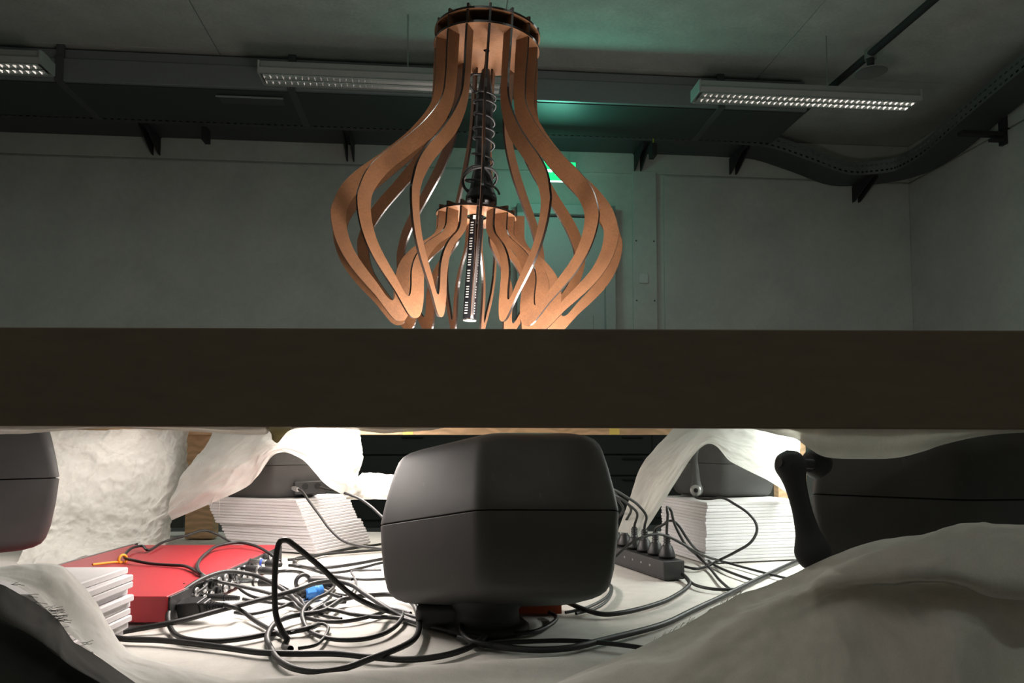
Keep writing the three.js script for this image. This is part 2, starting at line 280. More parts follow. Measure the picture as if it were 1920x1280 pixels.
{ // three ceiling luminaires in one row, off; mirror louvers
  const Y = EYE + 2.115, z = 1.72, L = rz(1712, 203, z)[0] - rz(1306, 190, z)[0], xc = (rz(1712, 203, z)[0] + rz(1306, 190, z)[0]) / 2, pitch = rz(1512, 190, z)[0] - rz(720, 150, z)[0];
  const nC = 38, cw = (L - 0.03) / nC, W = 0.14, rowW = W / 2 - 0.008;
  const ring = (x0, x1, z0, z1, y) => [[x0, y, z0], [x1, y, z0], [x1, y, z1], [x0, y, z1]];
  const lo = ring(-cw / 2, cw / 2, -rowW / 2, rowW / 2, 0), mi = ring(-cw / 2 + 0.0022, cw / 2 - 0.0022, -rowW / 2 + 0.006, rowW / 2 - 0.006, 0.014), hi = ring(-cw / 2 + 0.0075, cw / 2 - 0.0075, -rowW / 2 + 0.022, rowW / 2 - 0.022, 0.032);
  const pos = []; const quad = (a, b, c, d) => pos.push(...a, ...b, ...c, ...a, ...c, ...d);
  for (const [A, B] of [[lo, mi], [mi, hi]]) for (let k = 0; k < 4; k++) quad(A[k], A[(k + 1) % 4], B[(k + 1) % 4], B[k]); quad(...hi);
  const cell = new THREE.BufferGeometry(); cell.setAttribute('position', new THREE.Float32BufferAttribute(pos, 3)); cell.setAttribute('uv', new THREE.Float32BufferAttribute(new Array(pos.length / 3 * 2).fill(0), 2)); cell.computeVertexNormals();
  const s = new THREE.Shape(); s.moveTo(-W / 2 - 0.015, 0); s.lineTo(-W / 2 - 0.02, 0.03); s.lineTo(-W / 2 + 0.01, 0.055); s.lineTo(-W / 2 + 0.025, 0.09); s.lineTo(W / 2 - 0.025, 0.09); s.lineTo(W / 2 - 0.01, 0.055); s.lineTo(W / 2 + 0.02, 0.03); s.lineTo(W / 2 + 0.015, 0); s.lineTo(W / 2, 0); s.lineTo(W / 2, 0.034); s.lineTo(-W / 2, 0.034); s.lineTo(-W / 2, 0); s.closePath();
  const hous = boxUV(new THREE.ExtrudeGeometry(s, { depth: L, bevelEnabled: false }).translate(0, 0, -L / 2).rotateY(Math.PI / 2));
  const labs = ['unlit hanging luminaire with mirror louvers, right of the pendant lamp', 'unlit hanging luminaire half hidden behind the pendant lamp', 'unlit hanging luminaire cut off by the left edge'];
  for (const row of ['second row, above the rear of the table', 'third row, above the viewer']) for (const side of ['right', 'middle', 'left']) labs.push(`added fill luminaire of the ${row}, ${side} one`);  // both lit rows are added out of view to brighten the room
  const on = std(0.8, 0.8, 0.78, 0.5); on.emissive.setRGB(0.93, 1.0, 0.92); on.emissiveIntensity = 1.5;
  for (let k = 0; k < 9; k++) {
    const lit = k > 2, row = Math.floor(k / 3), t = roomThing('ceiling_luminaire', labs[k], 'lamp', xc - pitch * (k % 3), Y, [z, 3.45, 6.9][row], 'luminaires in rows under the ceiling');
    part('housing', hous, M.lum, t);
    for (const e of [-1, 1]) part('end_cap', bx(0.012, 0.075, W + 0.03, e * (L / 2 + 0.004), 0.04, 0, 0.003), M.lum, t);
    if (lit) {
      part('fill_cover', bx(L - 0.02, 0.004, W - 0.01, 0, 0.004, 0, 0), on, t);
      const l = new THREE.RectAreaLight(on.emissive.clone(), ROOM_FILL * (row === 1 ? 1 : 0.55), L - 0.02, W - 0.01); l.position.set(0, 0.0005, 0); l.rotation.x = -Math.PI / 2; t.add(l);
    } else for (let r = 0; r < 2; r++) for (let i = 0; i < nC; i++) { const c = part('louver_cell', cell, M.louver, t); c.position.set(-L / 2 + 0.015 + cw * (i + 0.5), 0.001, (r - 0.5) * (W / 2 - 0.002)); }
    for (const e of [0.1]) part('suspension_wire', cyl(0.0035, 0.0035, CEIL - Y - 0.089, e * L, 0.09 + (CEIL - Y - 0.089) / 2, 0, 6), M.steel, t);
  }
}
{ // hanging exit sign, lit from inside
  const z = 0.74, p1 = rz(1079, 341, z), p0 = rz(1079, 306, z), h = p0[1] - p1[1], w = 0.29;
  const t = roomThing('exit_sign', 'small lit green exit sign hanging behind the pendant lamp', 'sign', p1[0] - w / 2, p1[1], z);
  const gm = std(0.02, 0.35, 0.12, 0.4); gm.emissive.setRGB(0.02, 1.0, 0.32); gm.emissiveIntensity = 1.0;
  const wm = std(0.8, 0.9, 0.85, 0.4); wm.emissive.setRGB(0.75, 1.0, 0.92); wm.emissiveIntensity = 3;
  part('sign_box', bx(w, h, 0.04, 0, h / 2, 0, 0.004), gm, t);
  for (const s of [-1, 1]) {                           // pictogram: a white doorway, a running figure and an arrow
    const zf = s * 0.0215, fig = new THREE.Group();
    part('doorway', bx(0.085, h * 0.7, 0.002, 0.075, h * 0.52, zf, 0), wm, t);
    part('arrow', boxUV(new THREE.ExtrudeGeometry(new THREE.Shape([[-0.11, 0], [-0.075, 0.03], [-0.075, 0.01], [-0.03, 0.01], [-0.03, -0.01], [-0.075, -0.01], [-0.075, -0.03]].map(q => new THREE.Vector2(...q))), { depth: 0.002, bevelEnabled: false }).translate(0, h * 0.5, zf - 0.001)), wm, t);
    part('running_figure', merge([cyl(0.009, 0.009, 0.002, 0, 0, 0, 12).rotateX(Math.PI / 2).translate(0.03, h * 0.78, zf), bx(0.012, 0.04, 0.002, 0.016, h * 0.55, zf, 0), bx(0.035, 0.008, 0.002, 0.03, h * 0.6, zf, 0), bx(0.01, 0.035, 0.002, 0.036, h * 0.3, zf, 0), bx(0.03, 0.008, 0.002, 0.008, h * 0.32, zf, 0)]), wm, t);
    const l = new THREE.RectAreaLight(new THREE.Color().setRGB(0.22, 1.0, 0.72), EXIT_GLOW * (s > 0 ? 1 : 0.25), w, h); l.position.set(0, h / 2, s * 0.026); if (s > 0) l.rotation.y = Math.PI; t.add(l);
  }
  const l2 = new THREE.RectAreaLight(new THREE.Color().setRGB(0.7, 1.0, 0.95), EXIT_GLOW, w, 0.03); l2.position.set(0, -0.003, 0); l2.rotation.x = -Math.PI / 2; t.add(l2);
  part('lower_window', bx(w - 0.02, 0.003, 0.03, 0, -0.0005, 0, 0), wm, t);
  for (const s of [-0.1, 0.1]) part('suspension_wire', cyl(0.0012, 0.0012, rz(640, 172, 1.17)[1] - 0.007 - p0[1], s, h + (rz(640, 172, 1.17)[1] - 0.007 - p0[1]) / 2, 0, 6), M.steel, t);
}
// ------------------------------------------------------------------ table and wooden frame
const Zf = 0.9, Zb = 2.3;                              // distance of the front plank's face and of the back plank's inner face
{
  const t = thing('table', 'low table under the white cloth that carries all the equipment', 'table', [0, 0, -1.62]);
  part('table_top', bx(3.0, 0.03, 1.76, 0, TABLE - 0.021, 0, 0.004), M.pine, t);
  for (const [x, z] of [[-1.4, 0.8], [1.4, 0.8], [-1.4, -0.8], [1.4, -0.8]]) part('leg', bx(0.06, TABLE - 0.037, 0.06, x, (TABLE - 0.037) / 2, z, 0.004), M.pine, t);
}
{
  const b0 = at(960, 801.5, Zf).y, t0 = at(960, 616, Zf).y, h = t0 - b0, W = 3.0;
  const t = thing('wooden_frame', 'wide wooden plank frame standing over the table around the hanging lamp', 'frame', [0, TABLE, -(Zf + Zb) / 2]);
  const yc = (b0 + t0) / 2 - TABLE, zf = (Zb - Zf) / 2;
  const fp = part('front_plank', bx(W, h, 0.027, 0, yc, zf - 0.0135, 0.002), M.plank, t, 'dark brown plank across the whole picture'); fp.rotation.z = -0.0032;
  part('back_plank', bx(W, h, 0.027, 0, yc + 0.0025, -zf - 0.0135, 0.002), M.pine, t);
  for (const s of [-1, 1]) part('side_plank', bx(0.027, h, Zb - Zf - 0.056, s * (W / 2 - 0.02), yc, 0, 0.002), M.pine, t);
  for (const x of [-1.12, -0.42, -0.1, 0.1, 0.74]) part('cross_rail', bx(0.045, 0.03, Zb - Zf - 0.054, x, b0 - TABLE + 0.075, 0, 0.002), M.pine, t);
  const xp = at(375, 900, Zb + 0.03).x, xq = at(1486, 900, Zb + 0.03).x, pb = b0 - TABLE + 0.02;
  for (const x of [xp, xq]) part('post', bx(0.085, pb + h * 0.6, 0.045, x, (pb + h * 0.6) / 2, -zf - 0.052, 0.003), M.pine, t);
  for (const s of [-1, 1]) part('post', bx(0.045, pb, 0.045, s * (W / 2 - 0.06), pb / 2, zf - 0.06, 0.003), M.pine, t);
  for (const px of [645, 765, 1152]) part('masking_tape', bx(0.03, 0.06, 0.0015, at(px, 808, Zb).x, yc - h / 2 + 0.033, -zf + 0.0006, 0), M.tape, t, 'yellow masking tape');
  // LED bars: two shining down from the outer cross rails, two shining up from the inner ones
  const led = (x, L, zc, dn, col, label, k = 1) => {
    const y = b0 + (dn ? 0.056 : 0.0945), t = thing('led_bar', label, 'lamp', [x, y, zc], 'LED bars inside the frame'), q = dn ? -1 : 1, w = dn ? 0.08 : 0.05;
    part('housing', bx(w, 0.008, L, 0, 0, 0, 0.002), M.white, t);
    const em = std(0.8, 0.8, 0.8, 0.5); em.emissive.copy(col); em.emissiveIntensity = 3;
    part('diffuser', bx(w - 0.006, 0.003, L - 0.01, 0, q * 0.005, 0, 0), em, t);
    const l = new THREE.RectAreaLight(col, k * (dn ? LED_DOWN : LED_UP), w - 0.006, L - 0.01); l.position.set(0, q * 0.008, 0); l.rotation.x = q * Math.PI / 2; t.add(l);
  };
  led(-0.42, 0.96, -1.74, true, LED_LEFT, 'long LED bar on the left cross rail inside the frame, shining down');
  led(0.74, 0.86, -1.79, true, LED_RIGHT, 'long LED bar on the right cross rail inside the frame, shining down', 0.68);
  led(-1.12, 0.42, -1.98, true, LED_LEFT, 'short LED bar added at far left inside the frame to light the tissue sheet', 0.15);  // unseen bar, added only to brighten the tissue
  led(-0.1, 0.75, -1.5, false, LED_LEFT, 'LED bar left of the middle of the frame, shining up at the pendant lamp');
  led(0.1, 0.75, -1.5, false, LED_LEFT, 'LED bar right of the middle of the frame, shining up at the pendant lamp');
}

// ------------------------------------------------------------------ cloth
function patch(grid, nu, nv, amp = 0, freq = 8, seed = 1, ridge = 0) {   // smooth sheet through a grid of points (rows of Vector3)
  const rows = grid.map(r => new THREE.CatmullRomCurve3(r, false, 'catmullrom', 0.5)), pos = [], uv = [], idx = [];
  for (let i = 0; i <= nu; i++) {
    const col = new THREE.CatmullRomCurve3(rows.map(r => r.getPoint(i / nu)), false, 'catmullrom', 0.5);
    for (let j = 0; j <= nv; j++) { const p = col.getPoint(j / nv); pos.push(p.x, p.y, p.z); }
  }
  const du = rows[0].getLength(), dv = new THREE.CatmullRomCurve3(grid.map(r => r[r.length >> 1])).getLength();
  for (let i = 0; i <= nu; i++) for (let j = 0; j <= nv; j++) { uv.push(i / nu * du, j / nv * dv); if (i < nu && j < nv) { const a = i * (nv + 1) + j, b = a + nv + 1; idx.push(a, a + 1, b, b, a + 1, b + 1); } }
  const g = new THREE.BufferGeometry(); g.setAttribute('position', new THREE.Float32BufferAttribute(pos, 3)); g.setAttribute('uv', new THREE.Float32BufferAttribute(uv, 2)); g.setIndex(idx); g.computeVertexNormals();
  if (amp || ridge) {
    const P = g.attributes.position, N = g.attributes.normal, U = g.attributes.uv, q = [];
    for (let i = 0; i < P.count; i++) {
      const u = U.getX(i) * freq, v = U.getY(i) * freq;
      let d = amp * fbm(u + fbm(u, v, seed + 40) * 1.2, v, seed) * 2;
      if (ridge) { const r = Math.abs(fbm(u * 1.3, v * 1.3, seed + 3, 3)), r2 = Math.abs(fbm(u * 3.1 + 5, v * 3.1, seed + 9, 3)); d += ridge * (Math.max(0, 0.16 - r) / 0.16 + 0.5 * Math.max(0, 0.14 - r2) / 0.14); }
      q.push(P.getX(i) + N.getX(i) * d, P.getY(i) + N.getY(i) * d, P.getZ(i) + N.getZ(i) * d);
    }
    g.setAttribute('position', new THREE.Float32BufferAttribute(q, 3)); g.computeVertexNormals();
  }
  return g;
}
const G = rows => rows.map(r => r.map(p => at(...p)));
{ // the cloth on the table top
  const rows = [], R = rng(3);
  const nx = 200, nz = 120, pos = [], uv = [], idx = [];
  for (let i = 0; i <= nx; i++) for (let j = 0; j <= nz; j++) {
    const x = -1.52 + 3.04 * i / nx; let Z = 0.70 + 1.84 * j / nz, y = TABLE - 0.003;
    y += 0.0022 * (fbm(x * 5, Z * 5, 2) + Math.abs(fbm(x * 3 + Z * 2, Z * 7, 6)) * 1.2) - 0.001;
    const m = Z - (0.955 + 0.05 * Math.sin(x * 5 + 1) + 0.05 * (x + 0.2)); y += 0.016 * Math.exp(-m * m / 0.0011) * THREE.MathUtils.smoothstep(0.5 - Math.abs(x + 0.15), 0, 0.3);
    pos.push(x, y, -Z); uv.push(x, Z); if (i < nx && j < nz) { const a = i * (nz + 1) + j, b = a + nz + 1; idx.push(a, b, a + 1, b, b + 1, a + 1); }
  }
  const g = new THREE.BufferGeometry(); g.setAttribute('position', new THREE.Float32BufferAttribute(pos, 3)); g.setAttribute('uv', new THREE.Float32BufferAttribute(uv, 2)); g.setIndex(idx); g.computeVertexNormals();
  solo('tablecloth', g, M.tableCloth, 'pale grey cloth lying over the whole table top under the cables', 'cloth');
}
function threads(list, r, parent, m, name = 'frayed_threads') {   // list of [a, b] points: thin curved fibres
  const R = rng(77), gs = list.map(([a, b]) => { const mid = a.clone().lerp(b, 0.5).add(V((R() - 0.5) * 0.002, (R() - 0.5) * 0.002, (R() - 0.5) * 0.002)); return tubeOf([a, mid, b], r, 3, 5); });
  const o = part(name, merge(gs), m, parent); o.position.sub(parent.position); o.userData.kind = 'stuff'; return o;
}
// cloth thrown over the rear left loudspeaker
const clothL = solo('white_cloth', patch(G([
  [[404, 796, 2.12], [440, 790, 2.12], [495, 785, 2.12], [550, 784, 2.12], [605, 786, 2.12], [650, 792, 2.12], [674, 806, 2.12]],
  [[392, 826, 2.05], [432, 812, 2.03], [488, 803, 2.0], [545, 802, 1.98], [608, 808, 2.0], [655, 820, 2.03], [676, 838, 2.06]],
  [[352, 882, 1.98], [405, 862, 1.94], [465, 838, 1.92], [520, 822, 1.9], [580, 832, 1.92], [640, 856, 1.96], [676, 872, 2.0]],
  [[318, 945, 1.93], [395, 905, 1.9], [462, 872, 1.89], [515, 838, 1.87], [575, 848, 1.88], [625, 882, 1.92], [668, 902, 1.96]],
  [[322, 975, 1.92], [395, 944, 1.9], [468, 908, 1.89], [517, 851, 1.87], [565, 859, 1.88], [608, 906, 1.91], [648, 930, 1.95]]]), 90, 70, 0.009, 9, 4, 0.003), M.cloth, 'crumpled white cloth thrown over the rear left loudspeaker', 'cloth');
threads([[[375, 866, 1.92], [372, 884, 1.91]], [[409, 862, 1.91], [408, 876, 1.9]], [[411, 935, 1.89], [410, 966, 1.89]], [[402, 930, 1.89], [396, 948, 1.89]], [[440, 852, 1.9], [452, 838, 1.9]], [[640, 880, 1.93], [652, 912, 1.93]], [[632, 888, 1.93], [640, 900, 1.93]]].map(p => p.map(q => at(...q))), 0.0006, clothL, M.cloth);
// cloth thrown over the rear right loudspeaker
const clothR = solo('white_cloth', patch(G([
  [[1262, 803, 2.05], [1300, 797, 2.05], [1330, 794, 2.04], [1352, 794, 2.0], [1392, 795, 1.98], [1442, 799, 1.98], [1500, 812, 1.98]],
  [[1206, 868, 1.95], [1245, 852, 1.93], [1282, 838, 1.91], [1330, 812, 1.88], [1386, 818, 1.88], [1440, 830, 1.88], [1498, 844, 1.9]],
  [[1180, 935, 1.9], [1215, 925, 1.88], [1248, 905, 1.85], [1322, 824, 1.85], [1382, 842, 1.85], [1440, 866, 1.86], [1494, 884, 1.88]],
  [[1160, 1000, 1.84], [1190, 1000, 1.82], [1216, 985, 1.82], [1317, 836, 1.84], [1374, 868, 1.84], [1440, 901, 1.85], [1483, 930, 1.86]]]), 110, 70, 0.006, 8, 9, 0.002), M.cloth, 'thin white cloth hanging over the rear right loudspeaker down to the power strip', 'cloth');
solo('cloth_bundle', patch(G([
  [[655, 905, 2.15], [680, 888, 2.18], [705, 888, 2.18], [745, 892, 2.16]],
  [[655, 918, 2.08], [678, 897, 2.08], [710, 896, 2.08], [748, 900, 2.08]],
  [[650, 932, 2.03], [682, 918, 2.02], [712, 917, 2.02], [750, 920, 2.02]],
  [[648, 939, 2.02], [684, 936, 2.01], [714, 936, 2.01], [752, 938, 2.01]]]), 40, 30, 0.006, 16, 6, 0.002), M.cloth, 'small bundle of white cloth lying on the rear left booklet stack', 'cloth');
// hanging tissue sheet, far left
solo('tissue_sheet', patch(G([
  [[40, 806, 2.1], [120, 806, 2.2], [200, 806, 2.25], [280, 806, 2.26], [330, 806, 2.26], [352, 806, 2.3]],
  [[50, 870, 2.08], [120, 870, 2.17], [200, 870, 2.22], [280, 870, 2.22], [325, 870, 2.2], [350, 870, 2.28]],
  [[60, 950, 2.02], [120, 950, 2.12], [200, 950, 2.17], [270, 950, 2.17], [312, 940, 2.15], [346, 915, 2.24]],
  [[50, 1010, 1.96], [120, 1010, 2.08], [195, 1010, 2.13], [262, 1010, 2.13], [300, 985, 2.12], [322, 962, 2.2]],
  [[30, 1062, 1.88], [110, 1058, 1.9], [190, 1040, 2.05], [255, 1034, 2.07], [296, 1026, 2.09], [318, 1016, 2.12]]]), 150, 130, 0.011, 7, 12, 0.006), M.tissue, 'crumpled white tissue sheet hanging from the back plank at far left', 'tissue sheet');
// cloth heaped in the right foreground
const heap = solo('grey_drape', patch(G([
  [[985, 1300, 0.90], [1130, 1243, 0.98], [1240, 1194, 1.0], [1340, 1138, 0.99], [1440, 1090, 0.96], [1545, 1036, 0.9], [1660, 1000, 0.86], [1790, 985, 0.84], [1920, 984, 0.84], [2100, 990, 0.84]],
  [[1000, 1310, 0.84], [1150, 1262, 0.90], [1262, 1214, 0.93], [1362, 1158, 0.93], [1460, 1108, 0.90], [1560, 1052, 0.85], [1670, 1024, 0.80], [1790, 1012, 0.78], [1920, 1012, 0.78], [2100, 1020, 0.78]],
  [[1010, 1330, 0.80], [1165, 1296, 0.83], [1285, 1232, 0.86], [1392, 1166, 0.87], [1488, 1116, 0.85], [1572, 1086, 0.80], [1672, 1078, 0.74], [1770, 1076, 0.71], [1890, 1100, 0.70], [2080, 1100, 0.70]],
  [[1010, 1350, 0.77], [1170, 1330, 0.79], [1305, 1272, 0.82], [1420, 1200, 0.84], [1510, 1144, 0.85], [1580, 1104, 0.84], [1674, 1094, 0.83], [1775, 1094, 0.83], [1893, 1112, 0.83], [2080, 1114, 0.82]],
  [[1010, 1370, 0.74], [1170, 1360, 0.76], [1310, 1320, 0.79], [1440, 1250, 0.80], [1530, 1186, 0.80], [1600, 1140, 0.80], [1690, 1132, 0.78], [1790, 1128, 0.75], [1900, 1140, 0.77], [2080, 1140, 0.76]],
  [[1010, 1400, 0.70], [1170, 1390, 0.72], [1310, 1370, 0.75], [1450, 1315, 0.76], [1550, 1250, 0.75], [1630, 1205, 0.76], [1720, 1195, 0.72], [1800, 1180, 0.69], [1905, 1195, 0.74], [2080, 1190, 0.70]],
  [[1010, 1440, 0.66], [1170, 1430, 0.68], [1310, 1420, 0.70], [1450, 1390, 0.72], [1560, 1350, 0.70], [1650, 1320, 0.70], [1730, 1310, 0.68], [1800, 1300, 0.65], [1905, 1310, 0.69], [2080, 1310, 0.66]]]), 170, 110, 0.012, 3.2, 15), M.drape, 'large grey cloth heaped in the right foreground before the black loudspeaker', 'cloth');
{ const R = rng(21), l = []; for (let k = 0; k < 26; k++) { const t = R(), px = 1222 + t * 170, py = 1203 - t * 96 + 3; l.push([at(px, py, 1.0), at(px + 4 + R() * 8, py - 6 - R() * 8, 1.0)]); } threads(l, 0.0003, heap, M.drape); }
// pale band of cloth; below it its shaded side, shade put into a dark colour
const band = solo('pale_drape', patch(G([
  [[-160, 1066, 1.0], [-20, 1064, 1.0], [60, 1056, 1.0], [116, 1061, 1.0], [152, 1098, 1.0], [192, 1152, 1.02], [238, 1214, 1.04], [300, 1238, 1.0], [380, 1258, 0.97], [480, 1290, 0.92]],
  [[-160, 1070, 0.95], [-20, 1068, 0.95], [50, 1064, 0.95], [100, 1078, 0.94], [140, 1118, 0.95], [180, 1172, 0.96], [226, 1230, 0.97], [290, 1252, 0.95], [360, 1272, 0.92], [460, 1310, 0.88]],
  [[-160, 1078, 0.91], [-20, 1080, 0.91], [36, 1090, 0.90], [80, 1112, 0.90], [116, 1152, 0.90], [160, 1198, 0.90], [204, 1236, 0.91], [262, 1268, 0.90], [330, 1292, 0.88], [430, 1330, 0.85]],
  [[-160, 1086, 0.88], [-20, 1086, 0.88], [40, 1108, 0.87], [90, 1142, 0.86], [122, 1178, 0.86], [150, 1205, 0.86], [190, 1232, 0.86], [240, 1268, 0.86], [310, 1315, 0.85], [410, 1350, 0.82]]]), 110, 50, 0.004, 6, 19), M.drapePale, 'pale grey cloth with a frayed edge draped at lower left over booklets', 'cloth');
{ const R = rng(31), l = []; const E = [[0, 1084], [30, 1100], [60, 1122], [90, 1142], [110, 1165], [140, 1198], [160, 1210]]; for (let k = 0; k < 40; k++) { const i = R() < 0.55 ? 3 : Math.floor(R() * 6), t = R(), px = E[i][0] + (E[i + 1] ? (E[i + 1][0] - E[i][0]) * t : 0), py = E[i][1] + (E[i + 1] ? (E[i + 1][1] - E[i][1]) * t : 0), len = 8 + R() * 22; l.push([at(px, py, 0.858), at(px + len, py + (R() - 0.65) * 10, 0.853)]); } threads(l, 0.00022, band, M.drapeShaded); }
solo('shaded_drape', patch(G([
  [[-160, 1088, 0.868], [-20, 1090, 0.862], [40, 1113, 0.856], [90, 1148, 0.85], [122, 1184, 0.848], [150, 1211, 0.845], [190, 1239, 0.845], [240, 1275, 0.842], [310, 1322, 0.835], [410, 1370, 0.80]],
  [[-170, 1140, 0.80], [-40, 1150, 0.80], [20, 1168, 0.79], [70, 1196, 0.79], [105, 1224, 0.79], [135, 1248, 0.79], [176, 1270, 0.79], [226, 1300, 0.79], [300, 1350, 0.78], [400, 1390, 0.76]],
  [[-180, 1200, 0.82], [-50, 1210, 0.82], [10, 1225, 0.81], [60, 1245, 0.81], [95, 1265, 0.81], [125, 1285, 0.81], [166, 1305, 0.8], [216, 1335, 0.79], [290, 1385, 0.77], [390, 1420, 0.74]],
  [[-190, 1330, 0.76], [-60, 1335, 0.76], [0, 1345, 0.75], [50, 1355, 0.75], [85, 1365, 0.75], [115, 1375, 0.75], [156, 1390, 0.74], [206, 1410, 0.73], [280, 1440, 0.72], [380, 1470, 0.70]]]), 80, 50, 0.006, 5, 25), M.drapeShaded, 'shaded side of the cloth at lower left, coloured dark, below the frayed edge', 'cloth');
// cloth stapled under the front plank
function hem(name, label, pts, m, seed) {
  const Z = Zf + 0.008, top = pts.map(p => [p[0], 796, Z]), low = pts.map((p, i) => [p[0], p[1], Z + (p[2] ?? 0.01)]);
  const mid = pts.map((p, i) => [p[0], (796 + p[1]) / 2, Z + 0.014]);
  return solo(name, patch(G([top, mid, low]), pts.length * 14, 14, 0.002, 14, seed), m, label, 'cloth');
}
hem('plank_hem', 'grey cloth hem sagging below the plank at right, above the black loudspeaker', [[1405, 803], [1445, 812], [1490, 822], [1520, 842], [1550, 857], [1610, 860], [1680, 858], [1730, 846], [1770, 833], [1840, 818], [1920, 811], [2010, 808]], M.hem, 41);
hem('plank_hem', 'thin grey cloth hem below the plank at left', [[-60, 812], [0, 814], [60, 813], [130, 807], [220, 802], [310, 805], [380, 810], [440, 815], [490, 815], [505, 806]], M.hem, 43);
hem('plank_hem', 'ragged short cloth hem below the middle of the plank', [[545, 803], [600, 802], [650, 804], [690, 809], [720, 813], [745, 811], [780, 809], [815, 806], [840, 801]], M.hem, 45);
solo('tape_flap', boxUV(patch(G([[[490, 797, 0.915], [512, 797, 0.915], [535, 797, 0.915], [560, 797, 0.915]], [[500, 804, 0.925], [514, 806, 0.928], [532, 806, 0.928], [552, 803, 0.925]], [[508, 812, 0.93], [514, 818, 0.935], [526, 820, 0.935], [540, 808, 0.93]], [[510, 824, 0.925], [516, 829, 0.925], [521, 830, 0.925], [528, 822, 0.925]]]), 16, 16)), M.olive, 'small olive brown tape flap hanging below the plank', 'tape');

// ------------------------------------------------------------------ loudspeakers
const PLAN = [[-0.215, -0.155, 0.02], [-0.045, 0.0, 0.045], [0.155, -0.004, 0.018], [0.125, -0.26, 0.03], [-0.15, -0.29, 0.03]];   // x, z, corner radius
function planRing(inset, mirror) {
  const P = PLAN.map(p => [p[0], p[1]]), n = P.length, lines = [];
  for (let i = 0; i < n; i++) { const a = P[i], b = P[(i + 1) % n], dx = b[0] - a[0], dz = b[1] - a[1], l = Math.hypot(dx, dz); lines.push([a[0] + dz / l * inset, a[1] - dx / l * inset, dx / l, dz / l]); }
  const V2 = []; for (let i = 0; i < n; i++) { const A = lines[(i + n - 1) % n], B = lines[i], det = A[2] * -B[3] + A[3] * B[2], t = ((B[0] - A[0]) * -B[3] + (B[1] - A[1]) * B[2]) / det; V2.push([A[0] + A[2] * t, A[1] + A[3] * t]); }
  const out = [];
  for (let i = 0; i < n; i++) {
    const p = V2[i], a = V2[(i + n - 1) % n], b = V2[(i + 1) % n], r = PLAN[i][2] + inset * 0.5;
    const ua = [a[0] - p[0], a[1] - p[1]], ub = [b[0] - p[0], b[1] - p[1]], la = Math.hypot(...ua), lb = Math.hypot(...ub); ua[0] /= la; ua[1] /= la; ub[0] /= lb; ub[1] /= lb;
    const ang = Math.acos(ua[0] * ub[0] + ua[1] * ub[1]), tl = Math.min(r / Math.tan(ang / 2), la * 0.45, lb * 0.45);
    const s = [p[0] + ua[0] * tl, p[1] + ua[1] * tl], e = [p[0] + ub[0] * tl, p[1] + ub[1] * tl];
    for (let k = 0; k <= 8; k++) { const t = k / 8, w0 = (1 - t) * (1 - t), w1 = 2 * t * (1 - t), w2 = t * t; out.push([w0 * s[0] + w1 * p[0] + w2 * e[0], w0 * s[1] + w1 * p[1] + w2 * e[1]]); }
    for (let k = 1; k < 5; k++) out.push(null);
  }
  // fill straight runs so that long faces carry a slight belly
  const m = out.length; for (let i = 0; i < m; i++) if (!out[i]) { let s = i - 1, e = i; while (!out[e % m]) e++; const A = out[s], B = out[e % m], c = e - s; for (let k = i; k < e; k++) out[k] = [A[0] + (B[0] - A[0]) * (k - s) / c, A[1] + (B[1] - A[1]) * (k - s) / c]; }
  return mirror ? out.map(p => [-p[0], p[1]]).reverse() : out;
}
function shellGeo(levels, mirror) {                    // levels: [y, inset]
  const pos = [], idx = []; let n = 0;
  for (const [y, inset] of levels) { const r = planRing(inset, mirror); n = r.length; for (const p of r) pos.push(p[0], y, p[1]); }
  for (let k = 0; k < levels.length - 1; k++) for (let i = 0; i < n; i++) { const a = k * n + i, b = k * n + (i + 1) % n; idx.push(a, b, a + n, b, b + n, a + n); }
  const last = levels.length - 1; let cx = 0, cz = 0; for (let i = 0; i < n; i++) { cx += pos[(last * n + i) * 3]; cz += pos[(last * n + i) * 3 + 2]; }
  pos.push(cx / n, levels[last][0] * 1.01, cz / n); const c = pos.length / 3 - 1; for (let i = 0; i < n; i++) idx.push(last * n + i, last * n + (i + 1) % n, c);
  const g = new THREE.BufferGeometry(); g.setAttribute('position', new THREE.Float32BufferAttribute(pos, 3)); g.setIndex(idx); g.computeVertexNormals(); return boxUV(g);
}
const UP = [[0.0009, 0.0012], [0.0022, 0], [0.03, 0.0035], [0.065, 0.009], [0.092, 0.0145], [0.104, 0.018], [0.112, 0.0225], [0.118, 0.029], [0.1225, 0.038], [0.127, 0.055], [0.131, 0.085]];
const LOW = [[-0.0009, 0.0012], [-0.0022, 0], [-0.04, 0.0025], [-0.08, 0.007], [-0.1, 0.0115], [-0.109, 0.016], [-0.115, 0.023], [-0.119, 0.032], [-0.122, 0.05], [-0.124, 0.08]];
function yokeArm(parent, a, b, r0, r1, m) {            // bracket arm with round knobs at both ends
  const L = a.distanceTo(b), pts = [[0, -r0], [r0 * 0.7, -r0 * 0.72], [r0, 0], [r0 * 0.8, r0 * 0.75], [r0 * 0.68, L * 0.25], [r0 * 0.62, L * 0.5], [r1 * 0.66, L * 0.75], [r1 * 0.82, L - r1 * 0.7], [r1, L], [r1 * 0.7, L + r1 * 0.75], [0, L + r1]];
  const curve = new THREE.SplineCurve(pts.map(p => new THREE.Vector2(...p))).getPoints(44).map(p => new THREE.Vector2(Math.max(p.x, 0.00001), p.y));
  const o = part('yoke_arm', alongGeo(new THREE.LatheGeometry(curve, 24), a, b), m, parent);
  return o;
}
